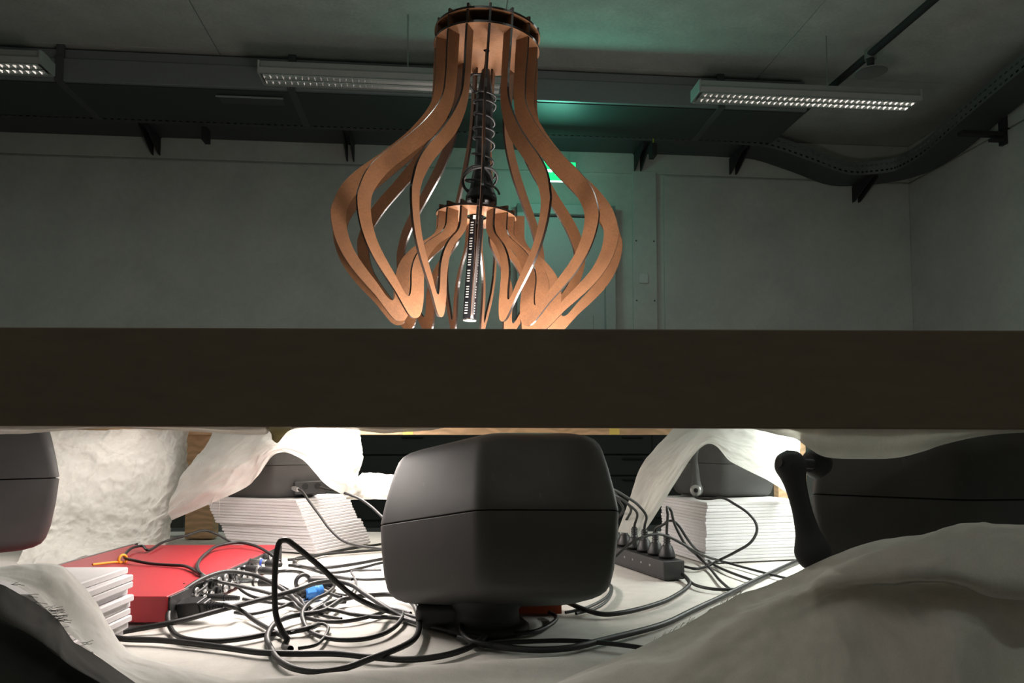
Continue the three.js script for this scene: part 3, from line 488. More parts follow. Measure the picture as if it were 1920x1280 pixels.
function speaker(name, label, mirror, mat) {
  const t = thing(name, label, 'loudspeaker', null, 'grey moulded loudspeakers');
  part('upper_shell', shellGeo(UP, mirror), mat, t); part('lower_shell', shellGeo(LOW, mirror), mat, t);
  part('seam_gasket', shellGeo([[-0.003, 0.0035], [0.003, 0.0035]], mirror), M.groove, t);
  const f = merge([new THREE.CylinderGeometry(0.05, 0.05, 0.006, 28).rotateX(Math.PI / 2).translate(0, 0, -0.278)]);
  part('driver_grille', f, M.groove, t);
  return t;
}
{ // middle loudspeaker on its foot
  const t = speaker('loudspeaker', 'large dark grey loudspeaker in the middle, tilted on a round black foot', false, M.plastic);
  t.position.set(0, 0.545, -1.1); t.rotation.x = -0.25;
  const R = rng(8), lump = new THREE.SphereGeometry(0.006, 10, 8); const P = lump.attributes.position; for (let i = 0; i < P.count; i++) { const k = 0.75 + 0.5 * Math.abs(fbm(P.getX(i) * 300, P.getY(i) * 300, 2)); P.setXYZ(i, P.getX(i) * k * 1.3, P.getY(i) * k * 0.8, P.getZ(i) * k); } lump.computeVertexNormals();
  const o = part('putty_lump', boxUV(lump), M.white, t, 'small white lump of putty'); o.position.set(-0.148, 0.094, -0.135);
  const c = onT(912, 1178, 0), f = thing('speaker_foot', 'round black foot under the middle loudspeaker', 'stand', [c.x, TABLE, c.z]);
  part('base_disc', lathe([[0, 0.004], [0.06, 0.004], [0.066, 0.0], [0.067, 0.006], [0.06, 0.012], [0.052, 0.014], [0.05, 0.03], [0.06, 0.045], [0.06, 0.075], [0, 0.075]], 36), M.plasticDark, f);
  part('shade_block', bx(0.16, 0.038, 0.12, -0.03, 0.021, -0.045, 0.012), M.plasticDark, f);  // dark block added to stand in for the shadow beneath the loudspeaker
  const ob = onT(1012, 1150, 0); const bl = solo('orange_block', bx(0.086, 0.036, 0.05, ob.x - 0.006, TABLE + 0.018, ob.z - 0.022, 0.0015), M.orange, 'orange block wedged under the middle loudspeaker', 'block');
}
{ // front right
  const t = speaker('loudspeaker', 'black looking loudspeaker with a yoke arm at the right edge', true, M.plastic);
  const c = at(1532, 945, 0.95); t.rotation.y = -0.62; t.position.set(c.x + 0.182, c.y, -1.04);
  const a = at(1482, 872, 0.93), b = at(1524, 1035, 0.93);
  t.updateMatrixWorld(); const L = (px, py, Z) => t.worldToLocal(at(px, py, Z));
  const arm = yokeArm(t, t.worldToLocal(a), t.worldToLocal(b), 0.0185, 0.021, M.plasticDark);
  part('pivot_bolt', alongGeo(cyl(0.006, 0.006, 0.05), L(1492, 868, 0.93), L(1560, 872, 0.95)), M.plasticDark, t);
  part('pivot_cap', alongGeo(lathe([[0, 0], [0.016, 0], [0.02, 0.012], [0.012, 0.026], [0.006, 0.026], [0, 0.024]], 20), L(1540, 868, 0.98), L(1500, 866, 0.955)), M.plasticDark, t);
}
{ // front left
  const t = speaker('loudspeaker', 'dark grey loudspeaker cut off by the left edge', false, M.plastic);
  const c = at(92, 908, 1.1); t.rotation.y = 0.72; t.position.set(c.x - 0.208, c.y, -1.19);
}
{ // rear left, under the cloth
  const t = speaker('loudspeaker', 'dark grey loudspeaker under the white cloth on the rear left stack', false, M.plastic);
  t.scale.setScalar(0.72); const c = at(520, 876, 2.06); t.position.set(c.x + 0.01, TABLE + 0.138 + 0.0885, c.z - 0.01); t.rotation.set(-0.05, 0.35, 0.03);
  const p = part('terminal_panel', bx(0.12, 0.05, 0.03, 0.10, -0.085, 0.012, 0.006), M.plasticDark, t); part('terminal', cyl(0.012, 0.012, 0.02).rotateX(Math.PI / 2).translate(0.08, -0.08, 0.018), M.groove, p); part('terminal', cyl(0.012, 0.012, 0.02).rotateX(Math.PI / 2).translate(0.125, -0.08, 0.018), M.groove, p);
}
{ // rear right, under the cloth
  const t = speaker('loudspeaker', 'dark grey loudspeaker with a light yoke arm on the rear right stack', true, M.plastic);
  t.scale.setScalar(0.72); const c = at(1392, 882, 1.98); t.position.set(c.x - 0.07, TABLE + 0.145 + 0.0885, c.z - 0.02); t.rotation.set(0, -0.35, -0.03);
  t.updateMatrixWorld(); const L = (px, py, Z) => t.worldToLocal(at(px, py, Z));
  yokeArm(t, L(1306, 918, 1.92), L(1300, 845, 1.93), 0.022, 0.018, M.cordGrey);
  part('arm_bushing', alongGeo(lathe([[0.008, 0.0], [0.018, 0.0], [0.019, 0.006], [0.008, 0.008]], 20), L(1305, 919, 1.903), L(1300, 921, 1.86)), M.steel, t);
  part('terminal_panel', bx(0.09, 0.045, 0.04, -0.20, -0.095, -0.01, 0.01), M.plasticDark, t);
}

// ------------------------------------------------------------------ stacks of booklets
function bookletGeo(w, h, d) {                         // pile-friendly: edges chamfered so that joints show as real grooves
  const c = Math.min(0.0016, h * 0.25), L = [[-h / 2, c * 1.1], [-h / 2 + c, 0], [h / 2 - c, 0], [h / 2, c * 1.1]], pos = []; const ringOf = ([y, i]) => [[-w / 2 + i, y, d / 2 - i], [w / 2 - i, y, d / 2 - i], [w / 2 - i, y, -d / 2 + i], [-w / 2 + i, y, -d / 2 + i]];
  const quad = (a, b, e, f) => pos.push(...a, ...b, ...e, ...a, ...e, ...f); const R = L.map(ringOf);
  for (let k = 0; k < 3; k++) for (let i = 0; i < 4; i++) quad(R[k][i], R[k][(i + 1) % 4], R[k + 1][(i + 1) % 4], R[k + 1][i]);
  quad(R[3][0], R[3][1], R[3][2], R[3][3]); quad(R[0][3], R[0][2], R[0][1], R[0][0]);
  const g = new THREE.BufferGeometry(); g.setAttribute('position', new THREE.Float32BufferAttribute(pos, 3)); g.computeVertexNormals(); return boxUV(g);
}
const ORD = ['topmost', 'second', 'third', 'fourth', 'fifth', 'sixth', 'seventh', 'eighth', 'ninth', 'tenth', 'eleventh', 'twelfth', 'thirteenth', 'fourteenth', 'fifteenth', 'sixteenth', 'seventeenth', 'eighteenth', 'nineteenth', 'twentieth', 'twenty-first', 'twenty-second'];
function stack(where, c, turn, w, d, n, th, jit, seed, shift) {
  const R = rng(seed), geo = bookletGeo(w, th, d);
  for (let k = 0; k < n; k++) {
    const o = shade(new THREE.Mesh(geo, M.paper[Math.floor(R() * 3)])), s = shift ? shift(k) : [0, 0, 0], f = n - 1 - k;
    o.position.set(c.x + s[0] + (R() - 0.5) * jit, TABLE + th * (k + 0.5), c.z + s[1] + (R() - 0.5) * jit); o.rotation.y = turn + s[2] + (R() - 0.5) * jit * 1.6;
    o.name = numbered('booklet'); scene.add(o);
    o.userData = { label: f ? `white booklet, ${ORD[f]} from the top of the ${where} stack` : `white booklet, topmost of the ${where} stack`, category: 'booklet', group: `booklets in the ${where} stack` };
  }
}
{
  const th = 0.0077;
  // rear left: near corner at the survey point, long edge to the left
  const q = onT(608, 1036, 0), a = 0.17, w = 0.297, d = 0.21;   // corner to centre
  const cl = V(q.x, 0, q.z).add(V(-w / 2 * Math.cos(-a) , 0, w / 2 * Math.sin(-a))).add(V(-d / 2 * Math.sin(-a) * -1, 0, -d / 2 * Math.cos(-a)));
  stack('rear left', V(q.x - 0.150, 0, q.z - 0.145), -0.42, w, d + 0.03, 18, th, 0.003, 3, k => [0.052 - k * 0.0034 - (k > 8 ? 0.008 : 0), k > 8 ? 0.004 : 0, k > 8 ? 0.05 : 0]);
  const p = onT(1339, 1058, 0);
  stack('rear right', V(p.x + 0.085, 0, p.z - 0.165), 0.26 , 0.27, 0.24, 19, th - 0.0001, 0.003, 5, k => [k < 3 ? -0.004 : 0, 0, k > 15 ? 0.02 : 0]);
  stack('front left', V(-0.735, 0, -1.075), 0.02, 0.32, 0.21, 10, 0.0101, 0.012, 7);
  stack('front right hidden', V(0.62, 0, -1.1), 0.1, 0.3, 0.21, 9, 0.0098, 0.004, 9);
}

// ------------------------------------------------------------------ red rack unit
{
  const x0 = -0.905, x1 = -0.55, z0 = 1.25, z1 = 1.86, h = 0.0445, w = x1 - x0, d = z1 - z0;
  const t = thing('rack_unit', 'flat red metal audio unit with a black connector panel, at left', 'audio unit', [(x0 + x1) / 2, TABLE, -(z0 + z1) / 2]);
  part('case', bx(w, h - 0.003, d, 0, h / 2 + 0.0015, 0, 0.0018), M.red, t);
  part('connector_panel', bx(0.004, h - 0.005, d - 0.008, w / 2 + 0.0015, h / 2 + 0.001, 0, 0.001), M.plasticDark, t);
  part('front_panel', bx(0.006, h, d + 0.03, -w / 2 - 0.003, h / 2 + 0.0015, 0, 0.002), M.steel, t);
  part('rack_ear', bx(0.004, h, 0.03, -w / 2 - 0.004, h / 2, -d / 2 - 0.02, 0.001), M.plasticDark, t);
  part('sticker', bx(0.07, 0.0006, 0.045, -w / 2 + 0.06, h + 0.0003, 0.09, 0), M.white, t, 'white paper sticker');
  const sock = lathe([[0.004, 0], [0.0075, 0], [0.0082, 0.003], [0.0075, 0.0055], [0.004, 0.0055], [0.0036, 0.001]], 14).rotateZ(-Math.PI / 2);
  for (let r = 0; r < 2; r++) for (let k = 0; k < 14; k++) { const s = part('jack_socket', sock, (k + r) % 3 ? M.steel : M.groove, t); s.position.set(w / 2 + 0.0035, 0.013 + r * 0.019, d / 2 - 0.1 - k * 0.034); }
  for (let k = 0; k < 8; k++) { const s = part('screw', cyl(0.0022, 0.0022, 0.002, 0, 0, 0, 8).rotateZ(Math.PI / 2), M.silver, t); s.position.set(w / 2 + 0.0045, 0.022, d / 2 - 0.083 - k * 0.068); }
  for (const [a, b] of [[1, 1], [1, -1], [-1, 1], [-1, -1]]) { const f = part('foot', cyl(0.006, 0.007, 0.003, a * (w / 2 - 0.02), 0.0015, b * (d / 2 - 0.02), 10), M.plug, t); }
  for (const [px, py] of [[405, 1077], [345, 1094]]) { const p = onT(px, py, h); part('screw', cyl(0.002, 0.002, 0.0012, p.x - (x0 + x1) / 2, h + 0.0004, p.z + (z0 + z1) / 2, 8), M.plug, t); }
}
{ // dark wall box beyond the table, between tissue and post
  const p = at(332, 990, 2.42); solo('cable_box', bx(0.06, 0.07, 0.06, p.x, TABLE + 0.06, p.z, 0.004), M.cabinet, 'small dark box behind the tissue sheet beside the left post', 'box');
}

// ------------------------------------------------------------------ power strip
const S0 = onT(1245, 1088, 0), S1 = onT(1154, 1057, 0), sd = S1.clone().sub(S0).normalize(), sn = V(-sd.z, 0, sd.x);
if (sn.x < 0) sn.negate();
const SH = 0.0425, SW = 0.05, SL = 0.40, stripAng = Math.atan2(-sd.x, -sd.z);
const sock = k => S0.clone().addScaledVector(sd, 0.03 + k * 0.05).addScaledVector(sn, SW / 2).add(V(0, SH, 0));
{
  const c = S0.clone().addScaledVector(sd, SL / 2).addScaledVector(sn, SW / 2);
  const t = thing('power_strip', 'black multi-socket power strip lying between middle loudspeaker and right stack', 'power strip', [c.x, TABLE, c.z]); t.rotation.y = stripAng;
  part('body', merge([bx(SW, SH - 0.006, SL, 0, SH / 2, 0, 0.0025)]), M.strip, t);
  part('base_plate', bx(SW - 0.002, 0.006, SL - 0.002, 0, 0.003, 0, 0.001), M.plasticDark, t);
  for (let k = 0; k < 7; k++) { const s = part('socket', lathe([[0.0, 0.0006], [0.015, 0.0006], [0.018, 0.001], [0.019, 0.0]], 18), M.groove, t); s.position.set(0, SH - 0.003, SL / 2 - 0.03 - k * 0.05); }
  for (let k = 0; k < 4; k++) part('clip_mark', bx(0.001, 0.004, 0.006, -SW / 2 - 0.0002, SH * 0.55, SL / 2 - 0.06 - k * 0.04, 0), M.steel, t);
}
function plugGeo(s = 1) {                               // upright plug: body, ribbed strain relief
  const prof = [[0, 0], [0.0145, 0], [0.015, 0.004], [0.0125, 0.012], [0.0095, 0.02], [0.0075, 0.022]];
  for (let i = 0; i < 4; i++) { const y = 0.023 + i * 0.0042; prof.push([0.0062, y], [0.0066, y + 0.0022], [0.0048, y + 0.0026]); }
  prof.push([0.0045, 0.041], [0, 0.041]);
  return lathe(prof.map(p => [p[0] * s, p[1] * s]), 18);
}

// ------------------------------------------------------------------ cables
const pt = q => q.length > 3 ? at(q[0], q[1], q[3]) : onT(q[0], q[1], q[2]);
function cable(label, r, pts, o = {}) {
  const P = pts.map(q => q.isVector3 ? q : pt(q)), m = o.m ?? M.cord, g = tubeOf(P, r, 7, 10);
  if (!o.plug) return solo('cable', g, m, label, 'cable', 'black cables on the table');
  const base = o.plug[0].clone(), t = thing('plugged_cable', label, 'cable', base, 'black cables on the table');
  g.translate(-base.x, -base.y, -base.z); part('cord', g, m, t);
  const pg = o.geo ?? plugGeo(o.s ?? 1); part('plug', o.plug[1] ? alongGeo(pg, V(0, 0, 0), o.plug[1].clone().sub(base)) : pg, o.pm ?? M.plug, t);
  if (o.extra) o.extra(t);
  return t;
}
const T = 0.0044, N = 0.0033, f = 0.0045;              // thick and thin cord radii; resting height
cable('thick black cable lowest in front, running from the booklets towards the foot', T, [[205, 1194, f], [240, 1198, f], [300, 1200, f], [360, 1206, f], [430, 1215, f], [490, 1223, f], [560, 1225, f], [630, 1225, f], [700, 1232, f], [770, 1236, f], [830, 1229, f], [880, 1213, f], [905, 1197, f + 0.004], [915, 1177, f], [910, 1164, f]]);
cable('thick black cable rising from the red unit over the tangle', T, [[200, 1190, f], [240, 1182, f], [327, 1166, 0.012], [426, 1140, 0.02], [511, 1118, 0.03], [560, 1104, 0.035], [593, 1093, 0.035], [630, 1089, 0.032], [656, 1095, 0.028], [684, 1113, 0.022], [726, 1140, 0.014], [757, 1157, f], [790, 1168, f], [824, 1173, f], [870, 1170, f]]);
cable('black cable in a wide loop left of the tangle, before the red unit', T * 0.92, [[575, 1145, f], [559, 1130, 0.008], [540, 1112, 0.016], [511, 1093, 0.03], [470, 1076, 0.042], [430, 1071, 0.05], [393, 1079, 0.052], [360, 1096, 0.046], [332, 1118, 0.034], [317, 1144, 0.02], [315, 1162, 0.012], [321, 1179, f], [336, 1193, f], [363, 1200, f], [404, 1202, f], [459, 1196, f], [503, 1188, f], [546, 1184, f], [579, 1177, f + 0.004], [597, 1170, f]]);
cable('thin cable crossing the red unit from the orange tie into the tangle', N * 0.9, [[434, 1017, 0, 1.95], [406, 1001, 0, 1.93], [383, 994, 0, 1.92], [352, 1003, 0, 1.88], [312, 1014, 0, 1.85], [277, 1031, 0.052], [266, 1023, 0.056], [250, 1026, 0.056], [234, 1045, 0.052], [250, 1050, 0.053], [281, 1056, 0.049], [320, 1059, 0.049], [342, 1060, 0.05], [363, 1068, 0.05], [381, 1083, 0.046], [386, 1097, 0.038], [367, 1112, 0.03], [340, 1122, 0.026], [321, 1125, 0.024], [277, 1128, 0.024], [244, 1137, 0.022], [205, 1146, 0.02]]);
cable('black cable arching over the right part of the red unit', N, [[525, 1052, 0.03], [505, 1037, 0.045], [475, 1022, 0.055], [445, 1017, 0.058], [412, 1022, 0.057], [388, 1036, 0.056], [373, 1052, 0.055], [371, 1066, 0.054], [378, 1076, 0.05], [397, 1086, 0.04], [448, 1098, 0.026], [502, 1111, 0.014], [540, 1122, f], [575, 1136, f], [604, 1152, f]]);
cable('thick black cable standing up in a narrow tall bow over the tangle', T, [[545, 1216, f], [533, 1210, 0, 1.135], [538, 1199, 0, 1.14], [528, 1181, 0, 1.145], [518, 1155, 0, 1.15], [515, 1114, 0, 1.155], [516, 1067, 0, 1.16], [520, 1030, 0, 1.165], [526, 1014, 0, 1.168], [537, 1012, 0, 1.17], [552, 1022, 0, 1.172], [579, 1044, 0, 1.18], [606, 1067, 0, 1.19], [632, 1092, 0, 1.2], [663, 1117, 0, 1.22], [691, 1132, 0, 1.235], [724, 1144, 0.012], [757, 1152, f], [800, 1160, f], [860, 1158, f]]);
cable('thick black cable in the big round loop nearest the front', T, [[640, 1124, 0.012], [600, 1147, 0.01], [560, 1152, 0.01], [530, 1160, 0.012], [511, 1173, 0.012], [501, 1193, 0.006], [507, 1214, f], [524, 1238, f], [557, 1254, f], [601, 1259, f], [647, 1252, f], [691, 1236, 0.008], [742, 1217, 0.012], [770, 1203, 0.012], [783, 1188, 0.011], [786, 1170, 0.012], [783, 1149, 0.012], [774, 1131, 0.012], [757, 1119, 0.012], [731, 1114, 0.012], [702, 1115, 0.012], [669, 1118, 0.012], [637, 1125, 0.01], [604, 1136, 0.008], [580, 1150, f]]);
cable('black cable coiled in the inner loop left of the foot', N * 1.1, [[627, 1096, 0.004], [623, 1104, 0.006], [610, 1114, 0.008], [593, 1122, 0.01], [576, 1134, 0.012], [567, 1149, 0.012], [569, 1164, 0.01], [577, 1179, f], [599, 1192, f], [637, 1199, f], [680, 1198, f], [713, 1190, f], [739, 1176, f], [753, 1160, 0.006], [757, 1148, 0.004]]);
cable('black cable with a tight bend running right under the coil', N * 1.05, [[648, 1128, f], [620, 1129, 0.008], [608, 1136, 0.011], [614, 1141, 0.011], [632, 1144, 0.01], [660, 1151, 0.008], [700, 1156, f], [746, 1158, f], [800, 1172, f], [860, 1186, f], [915, 1198, f]]);
cable('short black cable curving below the coil', N * 1.05, [[568, 1156, f], [584, 1160, f], [604, 1164, f], [637, 1165, f], [669, 1161, f], [705, 1152, f], [735, 1142, f], [770, 1150, f]]);
cable('thin cable making a small ring in the middle of the tangle', N * 0.8, [[560, 1215, f], [588, 1210, f], [605, 1198, f], [614, 1184, f], [614, 1174, f], [604, 1169, 0.006], [590, 1172, f], [575, 1180, f], [545, 1186, f]]);
cable('thin cable lying across the tangle behind the round loop', N * 0.85, [[440, 1148, f], [468, 1151, f], [505, 1144, f], [530, 1137, 0.008], [548, 1129, 0.01], [560, 1141, f], [590, 1150, f], [640, 1160, f]]);
cable('thin black cable winding from the jack plugs into the tangle', N * 0.85, [[448, 1060, 0.03], [443, 1075, 0.026], [445, 1095, 0.02], [455, 1108, 0.014], [480, 1120, f], [520, 1122, f], [550, 1116, 0.008], [565, 1125, 0.008], [572, 1140, f]]);
cable('thin black cable with a small hook left of the middle loudspeaker', N * 0.75, [[715, 1068, f], [680, 1069, f], [660, 1070, 0.009], [664, 1082, 0.006], [668, 1092, f], [662, 1106, f], [650, 1115, f], [630, 1112, f]], { m: M.cordGrey });
cable('black cable leaving a tight bend below the rear left stack', N, [[556, 1058, f], [551, 1051, f], [560, 1045, f], [585, 1041, f], [625, 1037, f], [665, 1034, f], [720, 1030, f], [790, 1026, f]]);
cable('upper of two black cables sagging behind the middle loudspeaker', N, [[540, 1049, f], [575, 1046, f], [625, 1034, f], [660, 1028, f], [700, 1022, f], [760, 1012, f]]);
cable('thick black cable straight behind the tangle into the middle loudspeaker', N * 1.15, [[552, 1058, 0.012], [580, 1064, f], [620, 1063, f], [665, 1057, f], [715, 1048, f], [790, 1036, f]]);
cable('black cable curving behind the tangle under the tall bow', N * 0.95, [[600, 1074, f], [640, 1072, f], [680, 1064, f], [720, 1054, f], [790, 1046, f]]);
cable('black cable flat on the cloth beside the middle loudspeaker', N * 0.95, [[548, 1060, 0.03], [575, 1065, 0.02], [605, 1074, f], [640, 1082, f], [680, 1086, f], [720, 1085, f], [790, 1078, f]]);
cable('black cable from the black jack plug bending down into the tangle', N, [[516, 1071, 0.028], [540, 1070, 0.02], [562, 1073, 0.012], [580, 1083, f], [596, 1098, f], [612, 1110, f], [640, 1120, f]]);
// right side
cable('black cable curling round the front of the foot', N * 1.05, [[1250, 1222, f], [1168, 1209, f], [1071, 1201, f], [973, 1203, f], [914, 1207, 0.008], [886, 1202, 0.01], [868, 1187, 0.012], [864, 1171, 0.014], [872, 1155, 0.014], [900, 1147, 0.01], [940, 1146, f]]);
cable('thick black cable from the foot diagonally up to the black loudspeaker', T * 1.08, [[860, 1195, f], [914, 1209, f], [960, 1215, f], [1012, 1218, f], [1071, 1214, f], [1129, 1200, f], [1240, 1171, f], [1301, 1143, f], [1363, 1114, f], [1426, 1083, f], [1500, 1049, f], [1560, 1024, f]]);
cable('black cable running from the orange block in a curve to the power strip', T * 0.95, [[930, 1136, 0.012], [961, 1129, 0.018], [1012, 1121, 0.02], [1055, 1126, 0.018], [1090, 1140, 0.01], [1129, 1151, f], [1168, 1148, f], [1240, 1129, f], [1270, 1114, f], [1288, 1101, f], [1293, 1092, f], [1287, 1083, 0.008], [1280, 1076, 0.012]]);
cable('black cable lying in an arc around the right side of the foot', N * 1.05, [[880, 1160, f], [922, 1181, f], [965, 1187, f], [1000, 1184, f], [1031, 1171, f], [1043, 1157, f], [1030, 1148, f]]);
cable('grey cable looping out at the right lower corner of the middle loudspeaker', N * 0.8, [[1060, 1148, f], [1090, 1142, 0.007], [1112, 1134, 0.006], [1136, 1120, f], [1145, 1104, f], [1140, 1094, f], [1120, 1086, f]], { m: M.cordGrey });
cable('second grey cable loop right of the middle loudspeaker', N * 0.8, [[1080, 1150, f], [1112, 1142, f], [1136, 1128, f], [1146, 1112, f], [1146, 1098, f], [1130, 1088, f]], { m: M.cordGrey });
cable('black cable hanging from the rear right loudspeaker over the booklet stack', N * 0.95, [[1300, 928, 0.155], [1312, 934, 0, 1.86], [1330, 935, 0, 1.84], [1354, 933, 0, 1.82], [1378, 945, 0, 1.79], [1403, 962, 0, 1.77], [1417, 980, 0, 1.76], [1419, 996, 0, 1.755], [1407, 1017, 0, 1.75], [1378, 1035, 0, 1.76], [1348, 1050, 0.012], [1324, 1062, f], [1304, 1066, f], [1284, 1062, f], [1262, 1058, f]]);
cable('black cable from the end of the power strip to the thick diagonal cable', N * 0.95, [[1283, 1078, 0.008], [1294, 1090, f], [1308, 1098, f], [1338, 1104, f], [1378, 1105, f]]);
cable('thin black cable arching over the power strip towards the right', N * 0.85, [[1120, 1070, 0.02], [1154, 1043, 0, 1.6], [1176, 1023, 0, 1.61], [1199, 1009, 0, 1.62], [1229, 1001, 0, 1.64], [1251, 1005, 0, 1.66], [1279, 1019, 0, 1.68], [1308, 1036, 0, 1.7], [1358, 1053, 0.008], [1431, 1073, f], [1500, 1090, f]]);
{
  const s = [0, 1, 2, 3, 4, 5, 6].map(sock), up = (p, h) => p.clone().add(V(0, h, 0));
  cable('plug and cable nearest the end of the power strip, looping highest', N * 0.9, [up(s[0], 0.036), up(s[0], 0.06), [1252, 962, 0, 1.66], [1250, 951, 0, 1.67], [1257, 954, 0, 1.68], [1264, 980, 0, 1.68], [1279, 1011, 0, 1.68], [1308, 1042, 0.014], [1330, 1064, f], [1350, 1088, f], [1368, 1104, f]], { plug: [s[0], up(s[0], 1)], s: 1.2 });
  cable('second plug from the end of the power strip, its cable bowed low', N * 0.9, [up(s[1], 0.036), up(s[1], 0.055), [1246, 982, 0, 1.7], [1254, 975, 0, 1.7], [1268, 980, 0, 1.7], [1288, 1009, 0, 1.7], [1314, 1038, 0.012], [1338, 1058, f], [1378, 1076, f], [1410, 1087, f]], { plug: [s[1], up(s[1], 1)], s: 1.2 });
  cable('third plug in the power strip, cable arching back to the loudspeaker', N * 0.9, [up(s[2], 0.036), up(s[2], 0.055), [1212, 968, 0, 1.74], [1198, 948, 0, 1.7], [1172, 930, 0, 1.6], [1148, 917, 0, 1.5], [1120, 912, 0, 1.42]], { plug: [s[2], up(s[2], 1)], s: 1.2 });
  cable('fourth plug in the power strip, with a ribbed sleeve', N * 0.9, [up(s[3], 0.036), up(s[3], 0.05), [1195, 965, 0, 1.78], [1178, 945, 0, 1.68], [1150, 927, 0, 1.52], [1120, 918, 0, 1.42]], { plug: [s[3], up(s[3], 1)], s: 1.2 });
  cable('fifth plug in the power strip, half hidden behind the fourth', N * 0.9, [up(s[4], 0.036), up(s[4], 0.05), [1183, 958, 0, 1.82], [1172, 940, 0, 1.72], [1150, 931, 0, 1.55], [1120, 926, 0, 1.42]], { plug: [s[4], up(s[4], 1)], s: 1.2 });
  cable('sixth plug in the power strip, right beside the middle loudspeaker', N * 0.9, [up(s[5], 0.036), up(s[5], 0.05), [1168, 958, 0, 1.86], [1160, 938, 0, 1.75], [1150, 922, 0, 1.55], [1125, 905, 0, 1.42]], { plug: [s[5], up(s[5], 1)], s: 1.2 });
}
// left rear loudspeaker leads
cable('grey lead hanging from the rear left loudspeaker with a clear plug', N * 0.95, [[551, 915, 0, 1.97], [565, 920, 0, 1.95], [580, 940, 0, 1.93], [600, 967, 0, 1.91], [617, 990, 0, 1.88], [642, 1013, 0, 1.84], [668, 1022, 0, 1.8], [712, 1028, 0, 1.75], [780, 1034, 0, 1.7]], { plug: [at(549, 914, 1.972), at(566, 921, 1.95)], geo: lathe([[0, 0], [0.005, 0], [0.006, 0.008], [0.0055, 0.02], [0.004, 0.024], [0, 0.024]], 12), pm: M.steel });
cable('black lead from the rear left loudspeaker over the stack to the right', N * 1.0, [[600, 914, 0, 1.98], [612, 917, 0, 1.97], [642, 923, 0, 1.95], [673, 934, 0, 1.93], [694, 948, 0, 1.9], [712, 964, 0, 1.86], [740, 990, 0, 1.8], [790, 1020, 0, 1.7]]);
// connectors at the red unit
cable('black mains plug with ribbed sleeve in the red unit, its cable running right', N * 1.15, [at(421, 1133, 1.27), at(434, 1137, 1.268), [450, 1143, 0.014], [481, 1165, f], [507, 1180, f], [540, 1197, f]], {
  plug: [at(340, 1140, 1.29), at(424, 1134, 1.272)], geo: merge([bx(0.026, 0.042, 0.03, 0, 0.021, 0, 0.003), bx(0.021, 0.012, 0.024, 0, 0.046, 0, 0.004), ...[0, 1, 2, 3, 4].map(k => boxUV(cyl(0.008 - k * 0.0007, 0.0075 - k * 0.0007, 0.0032, 0, 0.054 + k * 0.0052, 0, 14))), boxUV(cyl(0.0052, 0.0045, 0.03, 0, 0.064, 0, 12))]) });
cable('slim ribbed plug above the mains plug in the red unit', N * 0.9, [at(455, 1122, 1.36), at(470, 1125, 1.36), [500, 1128, 0.01], [540, 1134, f], [580, 1145, f]], {
  plug: [at(392, 1119, 1.375), at(450, 1121, 1.365)], geo: merge([boxUV(cyl(0.006, 0.0065, 0.03, 0, 0.015, 0, 14)), ...[0, 1, 2, 3, 4].map(k => boxUV(cyl(0.0055 - k * 0.0003, 0.0055 - k * 0.0003, 0.0026, 0, 0.033 + k * 0.0046, 0, 12))), boxUV(cyl(0.0038, 0.0036, 0.03, 0, 0.042, 0, 10))]) });
function jack(label, a, b, pts, m, ringM) {
  cable(label, N * 0.95, pts, { plug: [a, b], geo: lathe([[0, 0], [0.003, 0], [0.003, 0.012], [0.0075, 0.013], [0.0075, 0.05], [0, 0.05]], 18), pm: m, extra: t => {
    const d = b.clone().sub(a).normalize(); part('ring', alongGeo(lathe([[0.0078, 0], [0.0082, 0.001], [0.0082, 0.004], [0.0078, 0.005]], 18), d.clone().multiplyScalar(0.038), d.clone().multiplyScalar(0.06)), ringM, t);
    part('sleeve', alongGeo(lathe([[0.0072, 0], [0.0078, 0.006], [0.007, 0.026], [0.0045, 0.034], [0, 0.034]], 16), d.clone().multiplyScalar(0.05), d.clone().multiplyScalar(0.1)), M.plug, t); } });
}
jack('silver jack plug with a blue ring in the red unit', at(458, 1052, 1.63), at(548, 1060, 1.61), [at(542, 1059.5, 1.612), at(560, 1061, 1.6), [590, 1068, 0.014], [625, 1080, f], [660, 1086, f]], M.silver, M.navy);
jack('black and silver jack plug just below the blue-ringed one', at(452, 1064, 1.58), at(520, 1072, 1.56), [at(518, 1071.5, 1.56), at(540, 1070, 1.55), [570, 1075, 0.016], [592, 1092, f], [620, 1105, f]], M.plug, M.steel);
jack('bright silver plug low in the panel of the red unit', at(440, 1090, 1.5), at(505, 1092, 1.49), [at(500, 1091.5, 1.492), at(520, 1096, 1.48), [545, 1108, f], [575, 1122, f]], M.silver, M.plug);
